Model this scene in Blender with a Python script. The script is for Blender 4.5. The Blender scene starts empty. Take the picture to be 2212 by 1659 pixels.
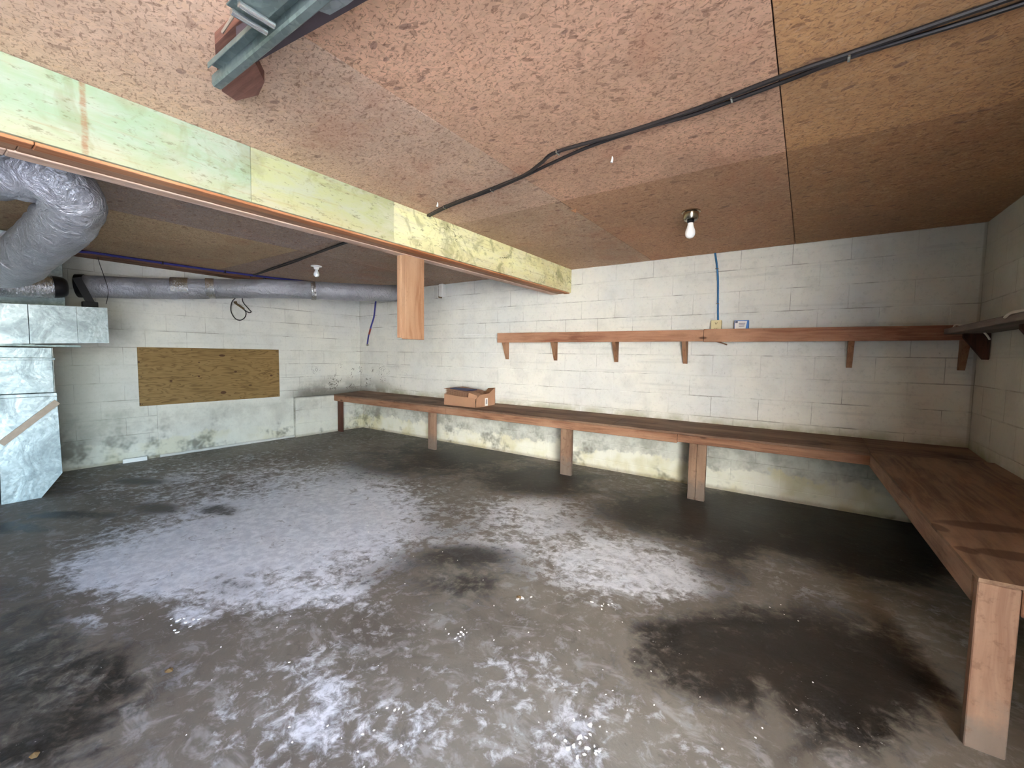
import bpy, math, random
import numpy as np
from mathutils import Vector, Matrix, noise as mnoise
random.seed(7)
scene = bpy.context.scene
C = scene.collection
D_, L_, R_, H_ = 4.407, 6.19, 1.0, 2.24       # back wall y, left wall -x, right wall x, ceiling z
YF = -2.7                                     # wall behind the camera
DOOR_Y0, DOOR_Y1, DOOR_H = -2.5, 0.15, 2.08   # garage opening in the right wall

# ------------------------------------------------------------------ camera
cam_d = bpy.data.cameras.new('camera'); cam = bpy.data.objects.new('camera', cam_d); C.objects.link(cam)
r = Vector((0.820777, 0.571069, 0.014342)); u = Vector((-0.050225, 0.047132, 0.997625)); fw = Vector((-0.569036, 0.819548, -0.067367))
M = Matrix((r, u, -fw)).transposed().to_4x4(); M.translation = (0, 0, 1.2531)
cam.matrix_world = M
cam_d.sensor_fit = 'HORIZONTAL'; cam_d.sensor_width = 36.0; cam_d.lens = 36.0 * 913.703 / 2212.0
cam_d.clip_start = 0.02
scene.camera = cam

# ------------------------------------------------------------------ world, sun, exposure
w = bpy.data.worlds.new('world'); scene.world = w; w.use_nodes = True
wn = w.node_tree; wn.nodes.clear()
sky = wn.nodes.new('ShaderNodeTexSky'); sky.sky_type = 'NISHITA'; sky.sun_disc = False
sky.sun_elevation = math.radians(48); sky.sun_rotation = math.radians(200); sky.air_density = 1.0; sky.dust_density = 1.0; sky.ozone_density = 2.0
bg = wn.nodes.new('ShaderNodeBackground'); bg.inputs[1].default_value = 0.48
wo = wn.nodes.new('ShaderNodeOutputWorld')
wn.links.new(sky.outputs[0], bg.inputs[0]); wn.links.new(bg.outputs[0], wo.inputs[0])
sun_d = bpy.data.lights.new('sun', 'SUN'); sun_d.energy = 17.0; sun_d.angle = math.radians(1.0); sun_d.color = (1.0, 0.972, 0.945)
sun = bpy.data.objects.new('sun', sun_d); C.objects.link(sun)
sun.rotation_euler = Vector((-0.30, 0.95, 0.62)).to_track_quat('Z', 'Y').to_euler(); sun.location = (3, 0, 6)
pd = bpy.data.lights.new('door_portal', 'AREA'); pd.shape = 'RECTANGLE'; pd.size = DOOR_H; pd.size_y = DOOR_Y1 - DOOR_Y0
pd.cycles.is_portal = True
po = bpy.data.objects.new('door_portal', pd); C.objects.link(po)
po.location = (R_ + 0.08, (DOOR_Y0 + DOOR_Y1) / 2, DOOR_H / 2); po.rotation_euler = (0, math.radians(90), 0)
scene.view_settings.view_transform = 'Standard'; scene.view_settings.look = 'None'
scene.view_settings.gamma = 1.0; scene.view_settings.use_curve_mapping = False
scene.view_settings.exposure = 4.0
scene.cycles.max_bounces = 6; scene.cycles.glossy_bounces = 2; scene.cycles.transmission_bounces = 2

# ------------------------------------------------------------------ node helpers
class NT:
    def __init__(s, name, rough=0.8, metal=0.0, spec=0.3):
        s.m = bpy.data.materials.new(name); s.m.use_nodes = True; s.t = s.m.node_tree; s.t.nodes.clear()
        s.o = s.t.nodes.new('ShaderNodeOutputMaterial'); s.b = s.t.nodes.new('ShaderNodeBsdfPrincipled')
        s.t.links.new(s.b.outputs[0], s.o.inputs[0])
        s.b.inputs['Roughness'].default_value = rough; s.b.inputs['Metallic'].default_value = metal
        s.b.inputs['Specular IOR Level'].default_value = spec
        s._p = None
    def put(s, sock, v):
        if isinstance(v, bpy.types.NodeSocket): s.t.links.new(v, sock)
        elif isinstance(v, (tuple, list)) and len(v) == 3 and sock.type == 'RGBA': sock.default_value = (*v, 1)
        else: sock.default_value = v
    @property
    def P(s):
        if s._p is None: s._p = s.t.nodes.new('ShaderNodeNewGeometry').outputs['Position']
        return s._p
    def map(s, v, scale=(1, 1, 1), rot=(0, 0, 0), loc=(0, 0, 0)):
        n = s.t.nodes.new('ShaderNodeMapping'); s.put(n.inputs[0], v)
        n.inputs['Scale'].default_value = scale; n.inputs['Rotation'].default_value = rot; n.inputs['Location'].default_value = loc
        return n.outputs[0]
    def noise(s, v, scale, detail=4, rough=0.55, dist=0.0, col=False):
        n = s.t.nodes.new('ShaderNodeTexNoise'); s.put(n.inputs['Vector'], v)
        n.inputs['Scale'].default_value = scale; n.inputs['Detail'].default_value = min(detail, 4)
        n.inputs['Roughness'].default_value = rough; n.inputs['Distortion'].default_value = dist
        return n.outputs['Color' if col else 'Fac']
    def vor(s, v, scale, feature='F1', rnd=1.0, out='Color'):
        n = s.t.nodes.new('ShaderNodeTexVoronoi'); n.feature = feature; s.put(n.inputs['Vector'], v)
        n.inputs['Scale'].default_value = scale; n.inputs['Randomness'].default_value = rnd
        return n.outputs[out]
    def mth(s, op, a, b=0.0, c=0.0, clamp=False):
        n = s.t.nodes.new('ShaderNodeMath'); n.operation = op; n.use_clamp = clamp
        s.put(n.inputs[0], a); s.put(n.inputs[1], b); s.put(n.inputs[2], c); return n.outputs[0]
    def mr(s, v, a, b, c=0.0, d=1.0, smooth=True):
        n = s.t.nodes.new('ShaderNodeMapRange'); n.interpolation_type = 'SMOOTHSTEP' if smooth else 'LINEAR'
        s.put(n.inputs['Value'], v); s.put(n.inputs[1], a); s.put(n.inputs[2], b); s.put(n.inputs[3], c); s.put(n.inputs[4], d)
        return n.outputs[0]
    def mix(s, f, a, b, mode='MIX'):
        n = s.t.nodes.new('ShaderNodeMix'); n.data_type = 'RGBA'; n.blend_type = mode
        s.put(n.inputs[0], f); s.put(n.inputs[6], a); s.put(n.inputs[7], b); return n.outputs[2]
    def sep(s, v):
        n = s.t.nodes.new('ShaderNodeSeparateXYZ'); s.put(n.inputs[0], v); return n.outputs
    def vadd(s, a, b):
        n = s.t.nodes.new('ShaderNodeVectorMath'); n.operation = 'ADD'; s.put(n.inputs[0], a); s.put(n.inputs[1], b); return n.outputs[0]
    def vscale(s, a, k):
        n = s.t.nodes.new('ShaderNodeVectorMath'); n.operation = 'SCALE'; s.put(n.inputs[0], a); n.inputs['Scale'].default_value = k; return n.outputs[0]
    def objcol(s): return s.t.nodes.new('ShaderNodeObjectInfo').outputs['Color']
    def objrnd(s): return s.t.nodes.new('ShaderNodeObjectInfo').outputs['Random']
    def attr(s, name):
        n = s.t.nodes.new('ShaderNodeAttribute'); n.attribute_name = name; return n
    def bump(s, h, strength=0.3, dist=0.01):
        n = s.t.nodes.new('ShaderNodeBump'); s.put(n.inputs['Height'], h)
        n.inputs['Strength'].default_value = strength; n.inputs['Distance'].default_value = dist
        s.t.links.new(n.outputs[0], s.b.inputs['Normal'])
    def col(s, c): s.put(s.b.inputs['Base Color'], c)
    def rough(s, v): s.put(s.b.inputs['Roughness'], v)

def S(r, g, b):   # sRGB 0-255 -> linear
    f = lambda x: (x / 255 / 12.92) if x / 255 <= 0.04045 else ((x / 255 + 0.055) / 1.055) ** 2.4
    return (f(r), f(g), f(b))

def plain(name, c, rough=0.6, metal=0.0, spec=0.4, var=0.12, vs=30):
    n = NT(name, rough, metal, spec)
    f = n.noise(n.P, vs, 3)
    n.col(n.mix(f, tuple(x * (1 - var) for x in c), tuple(min(1, x * (1 + var)) for x in c)))
    return n.m

def wood(name, axis, base, dark, light, grain=1.0, knots=True, rough=0.75, stain=0.3):
    """sawn softwood; axis = 0,1,2 runs along the grain"""
    n = NT(name, rough, 0, 0.25)
    sc = [26, 26, 26]; sc[axis] = 1.6
    v = n.map(n.P, tuple(sc))
    warp = n.vscale(n.noise(n.P, 2.2, 2, col=True), 1.3)
    g = n.noise(n.vadd(v, warp), 1.6 * grain, 5, 0.65, 0.5)
    g2 = n.noise(n.map(n.P, tuple(5 if i != axis else 1.2 for i in range(3))), 1.0, 3)
    c = n.mix(n.mr(g, 0.3, 0.7), dark, base)
    c = n.mix(n.mr(g2, 0.4, 0.75), c, light)
    rough_n = n.noise(n.P, 55, 4, 0.7)
    c = n.mix(n.mth('MULTIPLY', n.mr(rough_n, 0.55, 0.75), 0.25), c, tuple(x * 0.45 for x in dark))
    st = n.noise(n.P, 3.1, 4, 0.6)
    c = n.mix(n.mth('MULTIPLY', n.mr(st, 0.55, 0.75), stain), c, tuple(x * 0.4 for x in dark))
    if knots:
        ks = [7, 7, 7]; ks[axis] = 2.4
        k = n.vor(n.map(n.P, tuple(ks)), 1.0, out='Distance')
        c = n.mix(n.mr(k, 0.05, 0.11, 0.8, 0.0), c, tuple(x * 0.35 for x in dark))
    n.col(c); n.bump(n.mth('ADD', g, n.mth('MULTIPLY', rough_n, 0.5)), 0.25, 0.004)
    return n.m

# ------------------------------------------------------------------ materials
def mat_wall(name, mortar=False):
    n = NT(name, 0.85, 0, 0.2)
    P = n.P; x, y, z = n.sep(P)
    big = n.noise(P, 0.9, 4, 0.55); med = n.noise(P, 4.5, 5, 0.62); fine = n.noise(P, 38, 4, 0.7)
    vfine = n.noise(P, 160, 2, 0.6)
    c = n.mix(n.mr(big, 0.35, 0.7), S(229, 225, 213), S(214, 213, 208))
    c = n.mix(n.mth('MULTIPLY', n.mr(med, 0.45, 0.72), 0.35), c, S(190, 187, 178))
    c = n.mix(n.mth('MULTIPLY', n.mr(fine, 0.5, 0.8), 0.30), c, S(150, 148, 138))
    # brush-thin streaks running along the courses
    stv = n.map(P, (1.2, 1.2, 22)); st = n.noise(stv, 1.0, 4, 0.6)
    c = n.mix(n.mth('MULTIPLY', n.mr(st, 0.55, 0.75), 0.22), c, S(150, 150, 142))
    if mortar:
        mv = n.noise(P, 2.3, 5, 0.7)
        c = n.mix(n.mr(mv, 0.44, 0.62, 0.02, 0.64), c, S(112, 104, 92))
    left_grey = n.mth('MULTIPLY', n.mr(n.mth('ADD', y, n.mth('MULTIPLY', n.mth('SUBTRACT', med, 0.5), 1.2)), 1.0, 1.75, 1.0, 0.0), n.mr(x, -6.1, -6.0, 1.0, 0.0))
    c = n.mix(n.mth('MULTIPLY', left_grey, 0.55), c, S(150, 150, 134))  # left wall greyer and darker towards its near end
    rs = n.mth('MULTIPLY', n.mr(x, 0.98, 0.99), 0.5)
    c = n.mix(rs, c, S(168, 156, 136))  # right wall: dingy brown tint, darkened to carry its shade too
    # damp zone under bench height: grey-green, grimy
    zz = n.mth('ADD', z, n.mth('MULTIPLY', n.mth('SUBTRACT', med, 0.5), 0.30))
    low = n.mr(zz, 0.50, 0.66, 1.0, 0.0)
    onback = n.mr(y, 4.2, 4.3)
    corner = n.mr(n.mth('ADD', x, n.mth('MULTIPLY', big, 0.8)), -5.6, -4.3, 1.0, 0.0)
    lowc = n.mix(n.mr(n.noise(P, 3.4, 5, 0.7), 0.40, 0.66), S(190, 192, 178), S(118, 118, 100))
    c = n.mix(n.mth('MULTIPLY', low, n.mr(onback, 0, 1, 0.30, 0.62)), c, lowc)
    # efflorescence: pale ragged band in the lowest course, yellowish at the very bottom
    ev = n.mth('ADD', z, n.mth('MULTIPLY', n.mth('SUBTRACT', n.noise(P, 3.2, 6, 0.72), 0.5), 0.42))
    eff = n.mr(ev, 0.20, 0.25, 1.0, 0.0)
    effc = n.mix(n.mr(n.noise(P, 2.6, 3), 0.45, 0.65), S(226, 224, 208), S(208, 202, 166))
    c = n.mix(n.mth('MULTIPLY', eff, n.mr(onback, 0, 1, 0.45, 0.85)), c, effc)
    grime = n.mth('MULTIPLY', n.mr(n.noise(P, 2.0, 6, 0.75), 0.52, 0.66), n.mr(z, 0.05, 0.62, 1.0, 0.15))
    grime = n.mth('MULTIPLY', grime, n.mr(z, 0.62, 0.72, 1.0, 0.0))
    c = n.mix(n.mth('MULTIPLY', grime, 0.72), c, S(78, 74, 60))
    foot = n.mr(n.mth('ADD', z, n.mth('MULTIPLY', fine, 0.03)), 0.025, 0.065, 1.0, 0.0)
    c = n.mix(n.mth('MULTIPLY', foot, 0.45), c, S(120, 100, 62))
    # dirt / algae just above the bench, strongest in the left corner
    ab = n.mth('MULTIPLY', n.mr(z, 0.60, n.mr(corner, 0, 1, 0.74, 0.95)), 1.0)
    ab = n.mth('MULTIPLY', n.mth('SUBTRACT', 1.0, ab), n.mr(z, 0.56, 0.60))
    abn = n.mth('MULTIPLY', ab, n.mth('MAXIMUM', n.mr(n.noise(P, 3.5, 5, 0.65), 0.30, 0.62), n.mth('MULTIPLY', corner, n.mr(z, 0.62, 0.84, 0.95, 0.15))))
    abn = n.mth('MULTIPLY', abn, n.mr(y, 3.0, 3.5))
    c = n.mix(n.mth('MULTIPLY', abn, 0.82), c, n.mix(corner, S(150, 146, 104), S(64, 56, 42)))
    cornerw = n.mth('MULTIPLY', corner, n.mr(y, 3.3, 4.0))
    # old glue squiggles and peeled spots low in the corner
    sq = n.mr(n.mth('ABSOLUTE', n.mth('SUBTRACT', n.noise(P, 13, 1, 0.5, 1.5), 0.5)), 0.014, 0.034, 1.0, 0.0)
    sqm = n.mth('MULTIPLY', n.mth('MULTIPLY', n.mr(n.noise(P, 5.5, 2), 0.53, 0.57), cornerw), n.mth('MULTIPLY', n.mr(z, 0.62, 0.70), n.mr(z, 0.98, 1.12, 1.0, 0.0)))
    c = n.mix(n.mth('MULTIPLY', n.mth('MULTIPLY', sq, sqm), 0.85), c, S(66, 56, 48))
    spk = n.mth('MULTIPLY', n.mr(n.vor(P, 17, out='Distance'), 0.04, 0.08, 1.0, 0.0), n.mr(n.noise(P, 6, 2), 0.6, 0.66))
    c = n.mix(n.mth('MULTIPLY', spk, 0.5), c, S(120, 116, 104))
    n.col(c)
    n.bump(n.mth('ADD', n.mth('MULTIPLY', fine, 0.6), n.mth('ADD', n.mth('MULTIPLY', vfine, 0.35), med)), 0.35, 0.004)
    return n.m

def mat_osb():
    n = NT('osb', 0.8, 0, 0.25); P = n.P
    x, y, z = n.sep(P)
    warp = n.vadd(P, n.vscale(n.noise(P, 7, 2, col=True), 0.06))
    def layer(ang, sx, sy, sc):
        v = n.map(n.map(warp, (1, 1, 0), (0, 0, ang)), (sx, sy, 1))
        cc = n.vor(v, sc); q = n.t.nodes.new('ShaderNodeSeparateColor'); n.put(q.inputs[0], cc)
        return q.outputs[0], q.outputs[1]
    a0, a1 = layer(0.15, 1.0, 2.3, 22); b0, b1 = layer(-0.6, 1.0, 2.6, 26); d0, d1 = layer(0.9, 1.0, 2.2, 19)
    f = n.mix(n.mr(a1, 0.45, 0.5), a0, b0); f = n.mix(n.mr(b1, 0.6, 0.66), f, d0)
    base = n.objcol()
    fac = n.t.nodes.new('ShaderNodeSeparateColor'); n.put(fac.inputs[0], f); fv = fac.outputs[0]
    c = n.mix(n.mr(fv, 0.0, 1.0, 0.30, 0.0, False), base, S(140, 100, 74))
    c = n.mix(n.mr(fv, 0.82, 1.0, 0.0, 0.38), c, S(214, 172, 132))
    c = n.mix(n.mr(fv, 0.0, 0.07, 0.38, 0.0), c, S(104, 66, 50))
    # sparse dark chips
    chip = n.vor(n.map(warp, (1, 1.7, 0), (0, 0, 0.5)), 13); q = n.t.nodes.new('ShaderNodeSeparateColor'); n.put(q.inputs[0], chip)
    cd = n.vor(n.map(warp, (1, 1.7, 0), (0, 0, 0.5)), 13, out='Distance')
    c = n.mix(n.mth('MULTIPLY', n.mr(q.outputs[1], 0.93, 0.95), n.mr(cd, 0.26, 0.32, 0.55, 0.0)), c, S(108, 76, 74))
    for ang, sc_, thr, k_ in ((0.25, 40, 0.555, 0.55), (-0.75, 47, 0.575, 0.5), (1.2, 36, 0.59, 0.5)):
        fl = n.noise(n.map(n.map(P, (1, 1, 0), (0, 0, ang)), (1, 2.6, 1)), sc_, 2, 0.6, 0.3)
        c = n.mix(n.mth('MULTIPLY', n.mr(fl, thr, thr + 0.10), k_), c, S(120, 80, 60))
    fh = n.noise(n.map(n.map(P, (1, 1, 0), (0, 0, 0.5)), (1, 2.2, 1)), 30, 2, 0.6, 0.3)
    c = n.mix(n.mr(fh, 0.56, 0.68, 0.0, 0.35), c, S(222, 184, 150))
    big = n.noise(P, 1.1, 4, 0.6); big2 = n.noise(P, 2.4, 4, 0.6, 0.5)
    c = n.mix(n.mth('MULTIPLY', n.mr(big, 0.38, 0.62), 0.55), c, n.mix(0.5, c, S(140, 118, 94)))
    c = n.mix(n.mth('MULTIPLY', n.mr(big2, 0.52, 0.72), 0.4), c, n.mix(0.55, c, S(170, 96, 66)))
    n.col(c)
    n.bump(n.mth('ADD', fv, n.mth('MULTIPLY', fl, 1.5)), 0.30, 0.0035)
    return n.m

def mat_floor():
    n = NT('concrete', 0.6, 0, 0.4); P = n.P
    big = n.noise(P, 0.8, 5, 0.6, 0.6); med = n.noise(n.map(P, (1, 1, 1)), 3.2, 6, 0.68, 0.8)
    fine = n.noise(P, 17, 6, 0.72, 0.4); vf = n.noise(P, 90, 3, 0.6)
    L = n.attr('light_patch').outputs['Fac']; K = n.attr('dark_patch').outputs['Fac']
    rag = n.mth('ADD', n.mth('MULTIPLY', n.mth('SUBTRACT', med, 0.5), 2.6), n.mth('MULTIPLY', n.mth('SUBTRACT', fine, 0.5), 2.6))
    lf = n.mr(n.mth('ADD', L, n.mth('MULTIPLY', rag, 0.62)), 0.20, 0.85)
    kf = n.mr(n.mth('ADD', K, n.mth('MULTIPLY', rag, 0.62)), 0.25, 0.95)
    c = n.mix(n.mr(big, 0.35, 0.68), S(130, 124, 112), S(106, 98, 87))
    c = n.mix(n.mth('MULTIPLY', n.mr(med, 0.42, 0.68), 0.6), c, S(88, 80, 71))
    med2 = n.noise(n.map(P, (1, 1.4, 1), (0, 0, 0.5)), 6.5, 6, 0.72, 0.6)
    c = n.mix(n.mth('MULTIPLY', n.mr(med2, 0.52, 0.68), 0.5), c, S(170, 167, 163))
    c = n.mix(n.mth('MULTIPLY', n.mr(fine, 0.50, 0.68), 0.5), c, S(166, 164, 160))
    c = n.mix(n.mth('MULTIPLY', lf, 0.9), c, n.mix(n.mr(fine, 0.35, 0.68), S(206, 209, 214), S(238, 240, 243)))
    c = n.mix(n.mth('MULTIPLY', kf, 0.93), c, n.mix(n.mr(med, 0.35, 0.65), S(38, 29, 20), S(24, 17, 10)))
    c = n.mix(n.mth('MULTIPLY', n.mr(n.noise(P, 9, 6, 0.75, 1.0), 0.60, 0.68), 0.5), c, S(94, 86, 78))
    sp = n.mth('MULTIPLY', n.mr(n.noise(P, 44, 5, 0.8), 0.66, 0.72), n.mr(n.noise(P, 1.6, 4), 0.45, 0.6))
    c = n.mix(n.mth('MULTIPLY', sp, 0.75), c, S(218, 216, 214))
    c = n.mix(n.mth('MULTIPLY', n.mr(vf, 0.6, 0.8), 0.3), c, S(60, 55, 50))
    n.col(c)
    n.rough(n.mix(kf, (0.62, 0.62, 0.62), (0.46, 0.46, 0.46)))
    n.bump(n.mth('ADD', n.mth('MULTIPLY', med, 1.2), n.mth('ADD', n.mth('MULTIPLY', fine, 0.5), n.mth('MULTIPLY', vf, 0.15))), 0.5, 0.006)
    return n.m

def mat_green():
    n = NT('green_stained_lumber', 0.7, 0, 0.3); P = n.P; x, y, z = n.sep(P)
    base = n.objcol()
    st = n.noise(n.map(P, (1, 1.1, 3.2)), 3.6, 5, 0.66, 0.5); big = n.noise(P, 2.1, 4, 0.6, 0.6)
    gr = n.noise(n.map(P, (1, 3.0, 60)), 1.0, 4, 0.7, 0.3); fine = n.noise(n.map(P, (1, 12, 40)), 1.0, 4, 0.75)
    c = n.mix(n.mr(st, 0.38, 0.66, 0.0, 0.6), base, n.mix(n.mr(y, 1.4, 2.4), S(168, 170, 156), S(226, 220, 186)))
    c = n.mix(n.mr(big, 0.5, 0.72, 0.0, 0.5), c, n.mix(n.mr(y, 1.4, 2.4), S(168, 158, 110), S(204, 190, 134)))
    low = n.mr(n.mth('ADD', z, n.mth('MULTIPLY', big, 0.06)), 2.02, 2.12, 1.0, 0.0)
    c = n.mix(n.mth('MULTIPLY', low, 0.35), c, S(184, 168, 132))
    c = n.mix(n.mth('MULTIPLY', n.mr(gr, 0.55, 0.72), 0.35), c, S(150, 120, 74))
    c = n.mix(n.mth('MULTIPLY', n.mr(fine, 0.57, 0.70), 0.6), c, S(96, 92, 62))
    sp = n.noise(n.map(P, (1, 5, 12)), 4.0, 3, 0.7)
    c = n.mix(n.mth('MULTIPLY', n.mr(sp, 0.60, 0.70), 0.5), c, S(92, 84, 56))
    far = n.mr(y, 1.6, 3.6)
    mould = n.mth('MULTIPLY', n.mr(n.noise(P, 5, 6, 0.7, 0.8), 0.50, 0.66), n.mr(y, 0.6, 3.2, 0.30, 0.62))
    c = n.mix(mould, c, S(122, 118, 70))
    cr = n.mr(n.mth('ABSOLUTE', n.mth('SUBTRACT', n.noise(n.map(P, (1, .8, 1.6)), 3.0, 5, 0.6, 0.6), 0.5)), 0.002, 0.008, 1.0, 0.0)
    c = n.mix(n.mth('MULTIPLY', n.mth('MULTIPLY', cr, n.mr(n.noise(P, 1.9, 1), 0.54, 0.60)), n.mr(y, 1.8, 2.6, 0.12, 0.75)), c, S(92, 88, 52))
    # rust run near the left end
    rr = n.mr(n.mth('ABSOLUTE', n.mth('SUBTRACT', n.mth('ADD', y, n.mth('MULTIPLY', n.noise(P, 30, 2), 0.012)), 0.432)), 0.004, 0.012, 1.0, 0.0)
    c = n.mix(n.mth('MULTIPLY', rr, n.mr(fine, 0.35, 0.6, 0.15, 0.75)), c, S(142, 98, 66))
    n.col(c); n.bump(gr, 0.15, 0.003)
    return n.m

def mat_galv(name='galvanised', tint=(1, 1, 1), rough=0.42):
    n = NT(name, rough, 0.75, 0.5); P = n.P
    v = n.vor(n.vadd(P, n.vscale(n.noise(P, 20, 2, col=True), 0.03)), 55); q = n.t.nodes.new('ShaderNodeSeparateColor'); n.put(q.inputs[0], v)
    big = n.noise(P, 4.5, 4, 0.6, 0.8)
    c = n.mix(q.outputs[0], tuple(a * b for a, b in zip(S(160, 170, 170), tint)), tuple(a * b for a, b in zip(S(188, 198, 198), tint)))
    c = n.mix(n.mr(big, 0.4, 0.68), c, n.mix(0.6, c, S(128, 138, 138)))
    n.col(c); n.rough(n.mr(big, 0.3, 0.7, rough - 0.08, rough + 0.14)); n.bump(big, 0.25, 0.02)
    return n.m

def mat_wrap():
    n = NT('grey_duct_wrap', 0.38, 0.35, 0.5); P = n.P
    a = n.noise(P, 9, 5, 0.65, 1.2); b = n.noise(n.map(P, (1, 1, 1)), 34, 3, 0.6, 0.6); big = n.noise(P, 2.4, 3)
    c = n.mix(n.mr(big, 0.35, 0.65), S(140, 139, 142), S(168, 167, 171))
    c = n.mix(n.mr(a, 0.58, 0.75, 0, 0.35), c, S(110, 110, 116))
    n.col(c); n.bump(n.mth('ADD', a, n.mth('MULTIPLY', b, 0.35)), 0.9, 0.035)
    return n.m

def mat_foil():
    n = NT('crinkled_foil', 0.14, 1.0, 0.6); P = n.P
    a = n.noise(n.map(P, (1, 3, 1)), 26, 4, 0.6, 1.0)
    n.col(n.mix(a, S(200, 198, 196), S(236, 236, 236))); n.bump(a, 0.9, 0.02)
    return n.m

KNOTS = ((1.515, 1.119, 0.01, 0.01), (1.511, 0.643, 0.01, 0.01), (2.346, 1.199, 0.035, 0.016), (2.091, 1.111, 0.01, 0.008), (2.085, 0.939, 0.012, 0.01), (1.804, 0.893, 0.014, 0.012), (2.496, 0.987, 0.018, 0.012), (2.348, 0.721, 0.034, 0.02), (2.948, 0.924, 0.02, 0.014))
def mat_ply(name, tintd, base, light, axis=1):
    n = NT(name, 0.7, 0, 0.3); P = n.P
    sc = [1.5, 1.5, 9]; sc[axis] = 1.3
    v = n.map(P, tuple(sc)); wv = n.noise(v, 1.3, 3, 0.5, 0.6)
    ring = n.mth('FRACT', n.mth('MULTIPLY', wv, 9.0)); ringf = n.mr(ring, 0.0, 0.5)
    g = n.noise(n.map(P, tuple(2 if i == axis else 70 for i in range(3))), 1.0, 3)
    c = n.mix(n.mth('MULTIPLY', ringf, 0.75), tintd, base); c = n.mix(n.mr(g, 0.5, 0.8, 0, 0.5), c, light)
    kv = [3.2, 3.2, 6]; kv[axis] = 3.2
    k = n.vor(n.map(P, tuple(kv)), 1.0, out='Distance')
    c = n.mix(n.mr(k, 0.05, 0.10, 0.9, 0.0), c, S(64, 42, 22))
    c = n.mix(n.mr(n.noise(P, 3, 3), 0.5, 0.75, 0, 0.4), c, tintd)
    x, y, z = n.sep(P)
    for ky, kz, ka, kb in KNOTS:
        u = n.mth('MULTIPLY', n.mth('SUBTRACT', y, ky), 1 / ka); v2 = n.mth('MULTIPLY', n.mth('SUBTRACT', z, kz), 1 / kb)
        d = n.mth('ADD', n.mth('MULTIPLY', u, u), n.mth('MULTIPLY', v2, v2))
        c = n.mix(n.mr(d, 0.6, 1.3, 0.85, 0.0), c, S(70, 40, 22))
    n.col(c); n.bump(g, 0.2, 0.002)
    return n.m

MT = {}
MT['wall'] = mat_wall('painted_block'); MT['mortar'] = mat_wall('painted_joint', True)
MT['osb'] = mat_osb(); MT['floor'] = mat_floor(); MT['green'] = mat_green()
MT['galv'] = mat_galv(); MT['galv_dark'] = mat_galv('weathered_steel', (0.55, 0.6, 0.56), 0.5)
MT['wrap'] = mat_wrap(); MT['foil'] = mat_foil()
MT['pine_y'] = wood('reddish_pine_y', 1, S(192, 130, 88), S(150, 88, 54), S(208, 152, 110))
MT['orange_y'] = wood('orange_pine_y', 1, S(186, 126, 86), S(160, 96, 58), S(200, 146, 106), knots=False, stain=0.1)
MT['brown_y'] = wood('brown_pine_y', 1, S(172, 132, 104), S(140, 100, 74), S(186, 148, 120), knots=False)
MT['pale_y'] = wood('pale_pine_y', 1, S(214, 184, 162), S(188, 152, 128), S(226, 200, 182), knots=False)
MT['post'] = wood('post_pine', 2, S(160, 120, 90), S(134, 92, 64), S(174, 138, 108), stain=0.15)
MT['leg'] = wood('leg_wood', 2, S(132, 104, 84), S(96, 70, 54), S(150, 122, 100), stain=0.5)
MT['legl'] = wood('near_leg_wood', 2, S(138, 108, 88), S(116, 84, 66), S(150, 122, 102), knots=False, stain=0.3, grain=0.7)
MT['legd'] = wood('dark_leg_wood', 2, S(84, 50, 36), S(54, 32, 24), S(100, 64, 48))
MT['apron'] = wood('apron_wood', 0, S(152, 112, 86), S(116, 80, 60), S(168, 130, 104), stain=0.35)
MT['shelf'] = wood('shelf_wood', 0, S(170, 122, 94), S(130, 84, 62), S(186, 142, 112))
MT['bracket'] = wood('bracket_wood', 2, S(152, 112, 82), S(118, 80, 56), S(172, 132, 102), knots=False)
MT['top_x'] = wood('bench_board_x', 0, S(126, 100, 82), S(92, 70, 56), S(144, 118, 98), stain=0.7, knots=False, rough=0.8)
MT['top_y'] = wood('bench_board_y', 1, S(132, 106, 84), S(100, 76, 60), S(150, 122, 100), stain=0.5, knots=False, rough=0.8)
MT['apron_y'] = wood('apron_wood_y', 1, S(146, 114, 92), S(110, 80, 62), S(164, 132, 108), knots=False)
def foot_grime(m):
    n = NT.__new__(NT); n.m = m; n.t = m.node_tree; n._p = None
    n.b = next(x for x in n.t.nodes if x.type == 'BSDF_PRINCIPLED'); src = n.b.inputs['Base Color'].links[0].from_socket
    z = n.sep(n.P)[2]; zz = n.mth('ADD', z, n.mth('MULTIPLY', n.mth('SUBTRACT', n.noise(n.P, 14, 5, 0.7), 0.5), 0.22))
    c = n.mix(n.mr(zz, 0.10, 0.24, 0.75, 0.0), src, S(104, 96, 88)); c = n.mix(n.mr(n.noise(n.P, 20, 4, 0.7), 0.56, 0.68, 0.0, 0.45), c, S(96, 70, 54)); n.col(c)
foot_grime(MT['legl']); foot_grime(MT['leg'])
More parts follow.
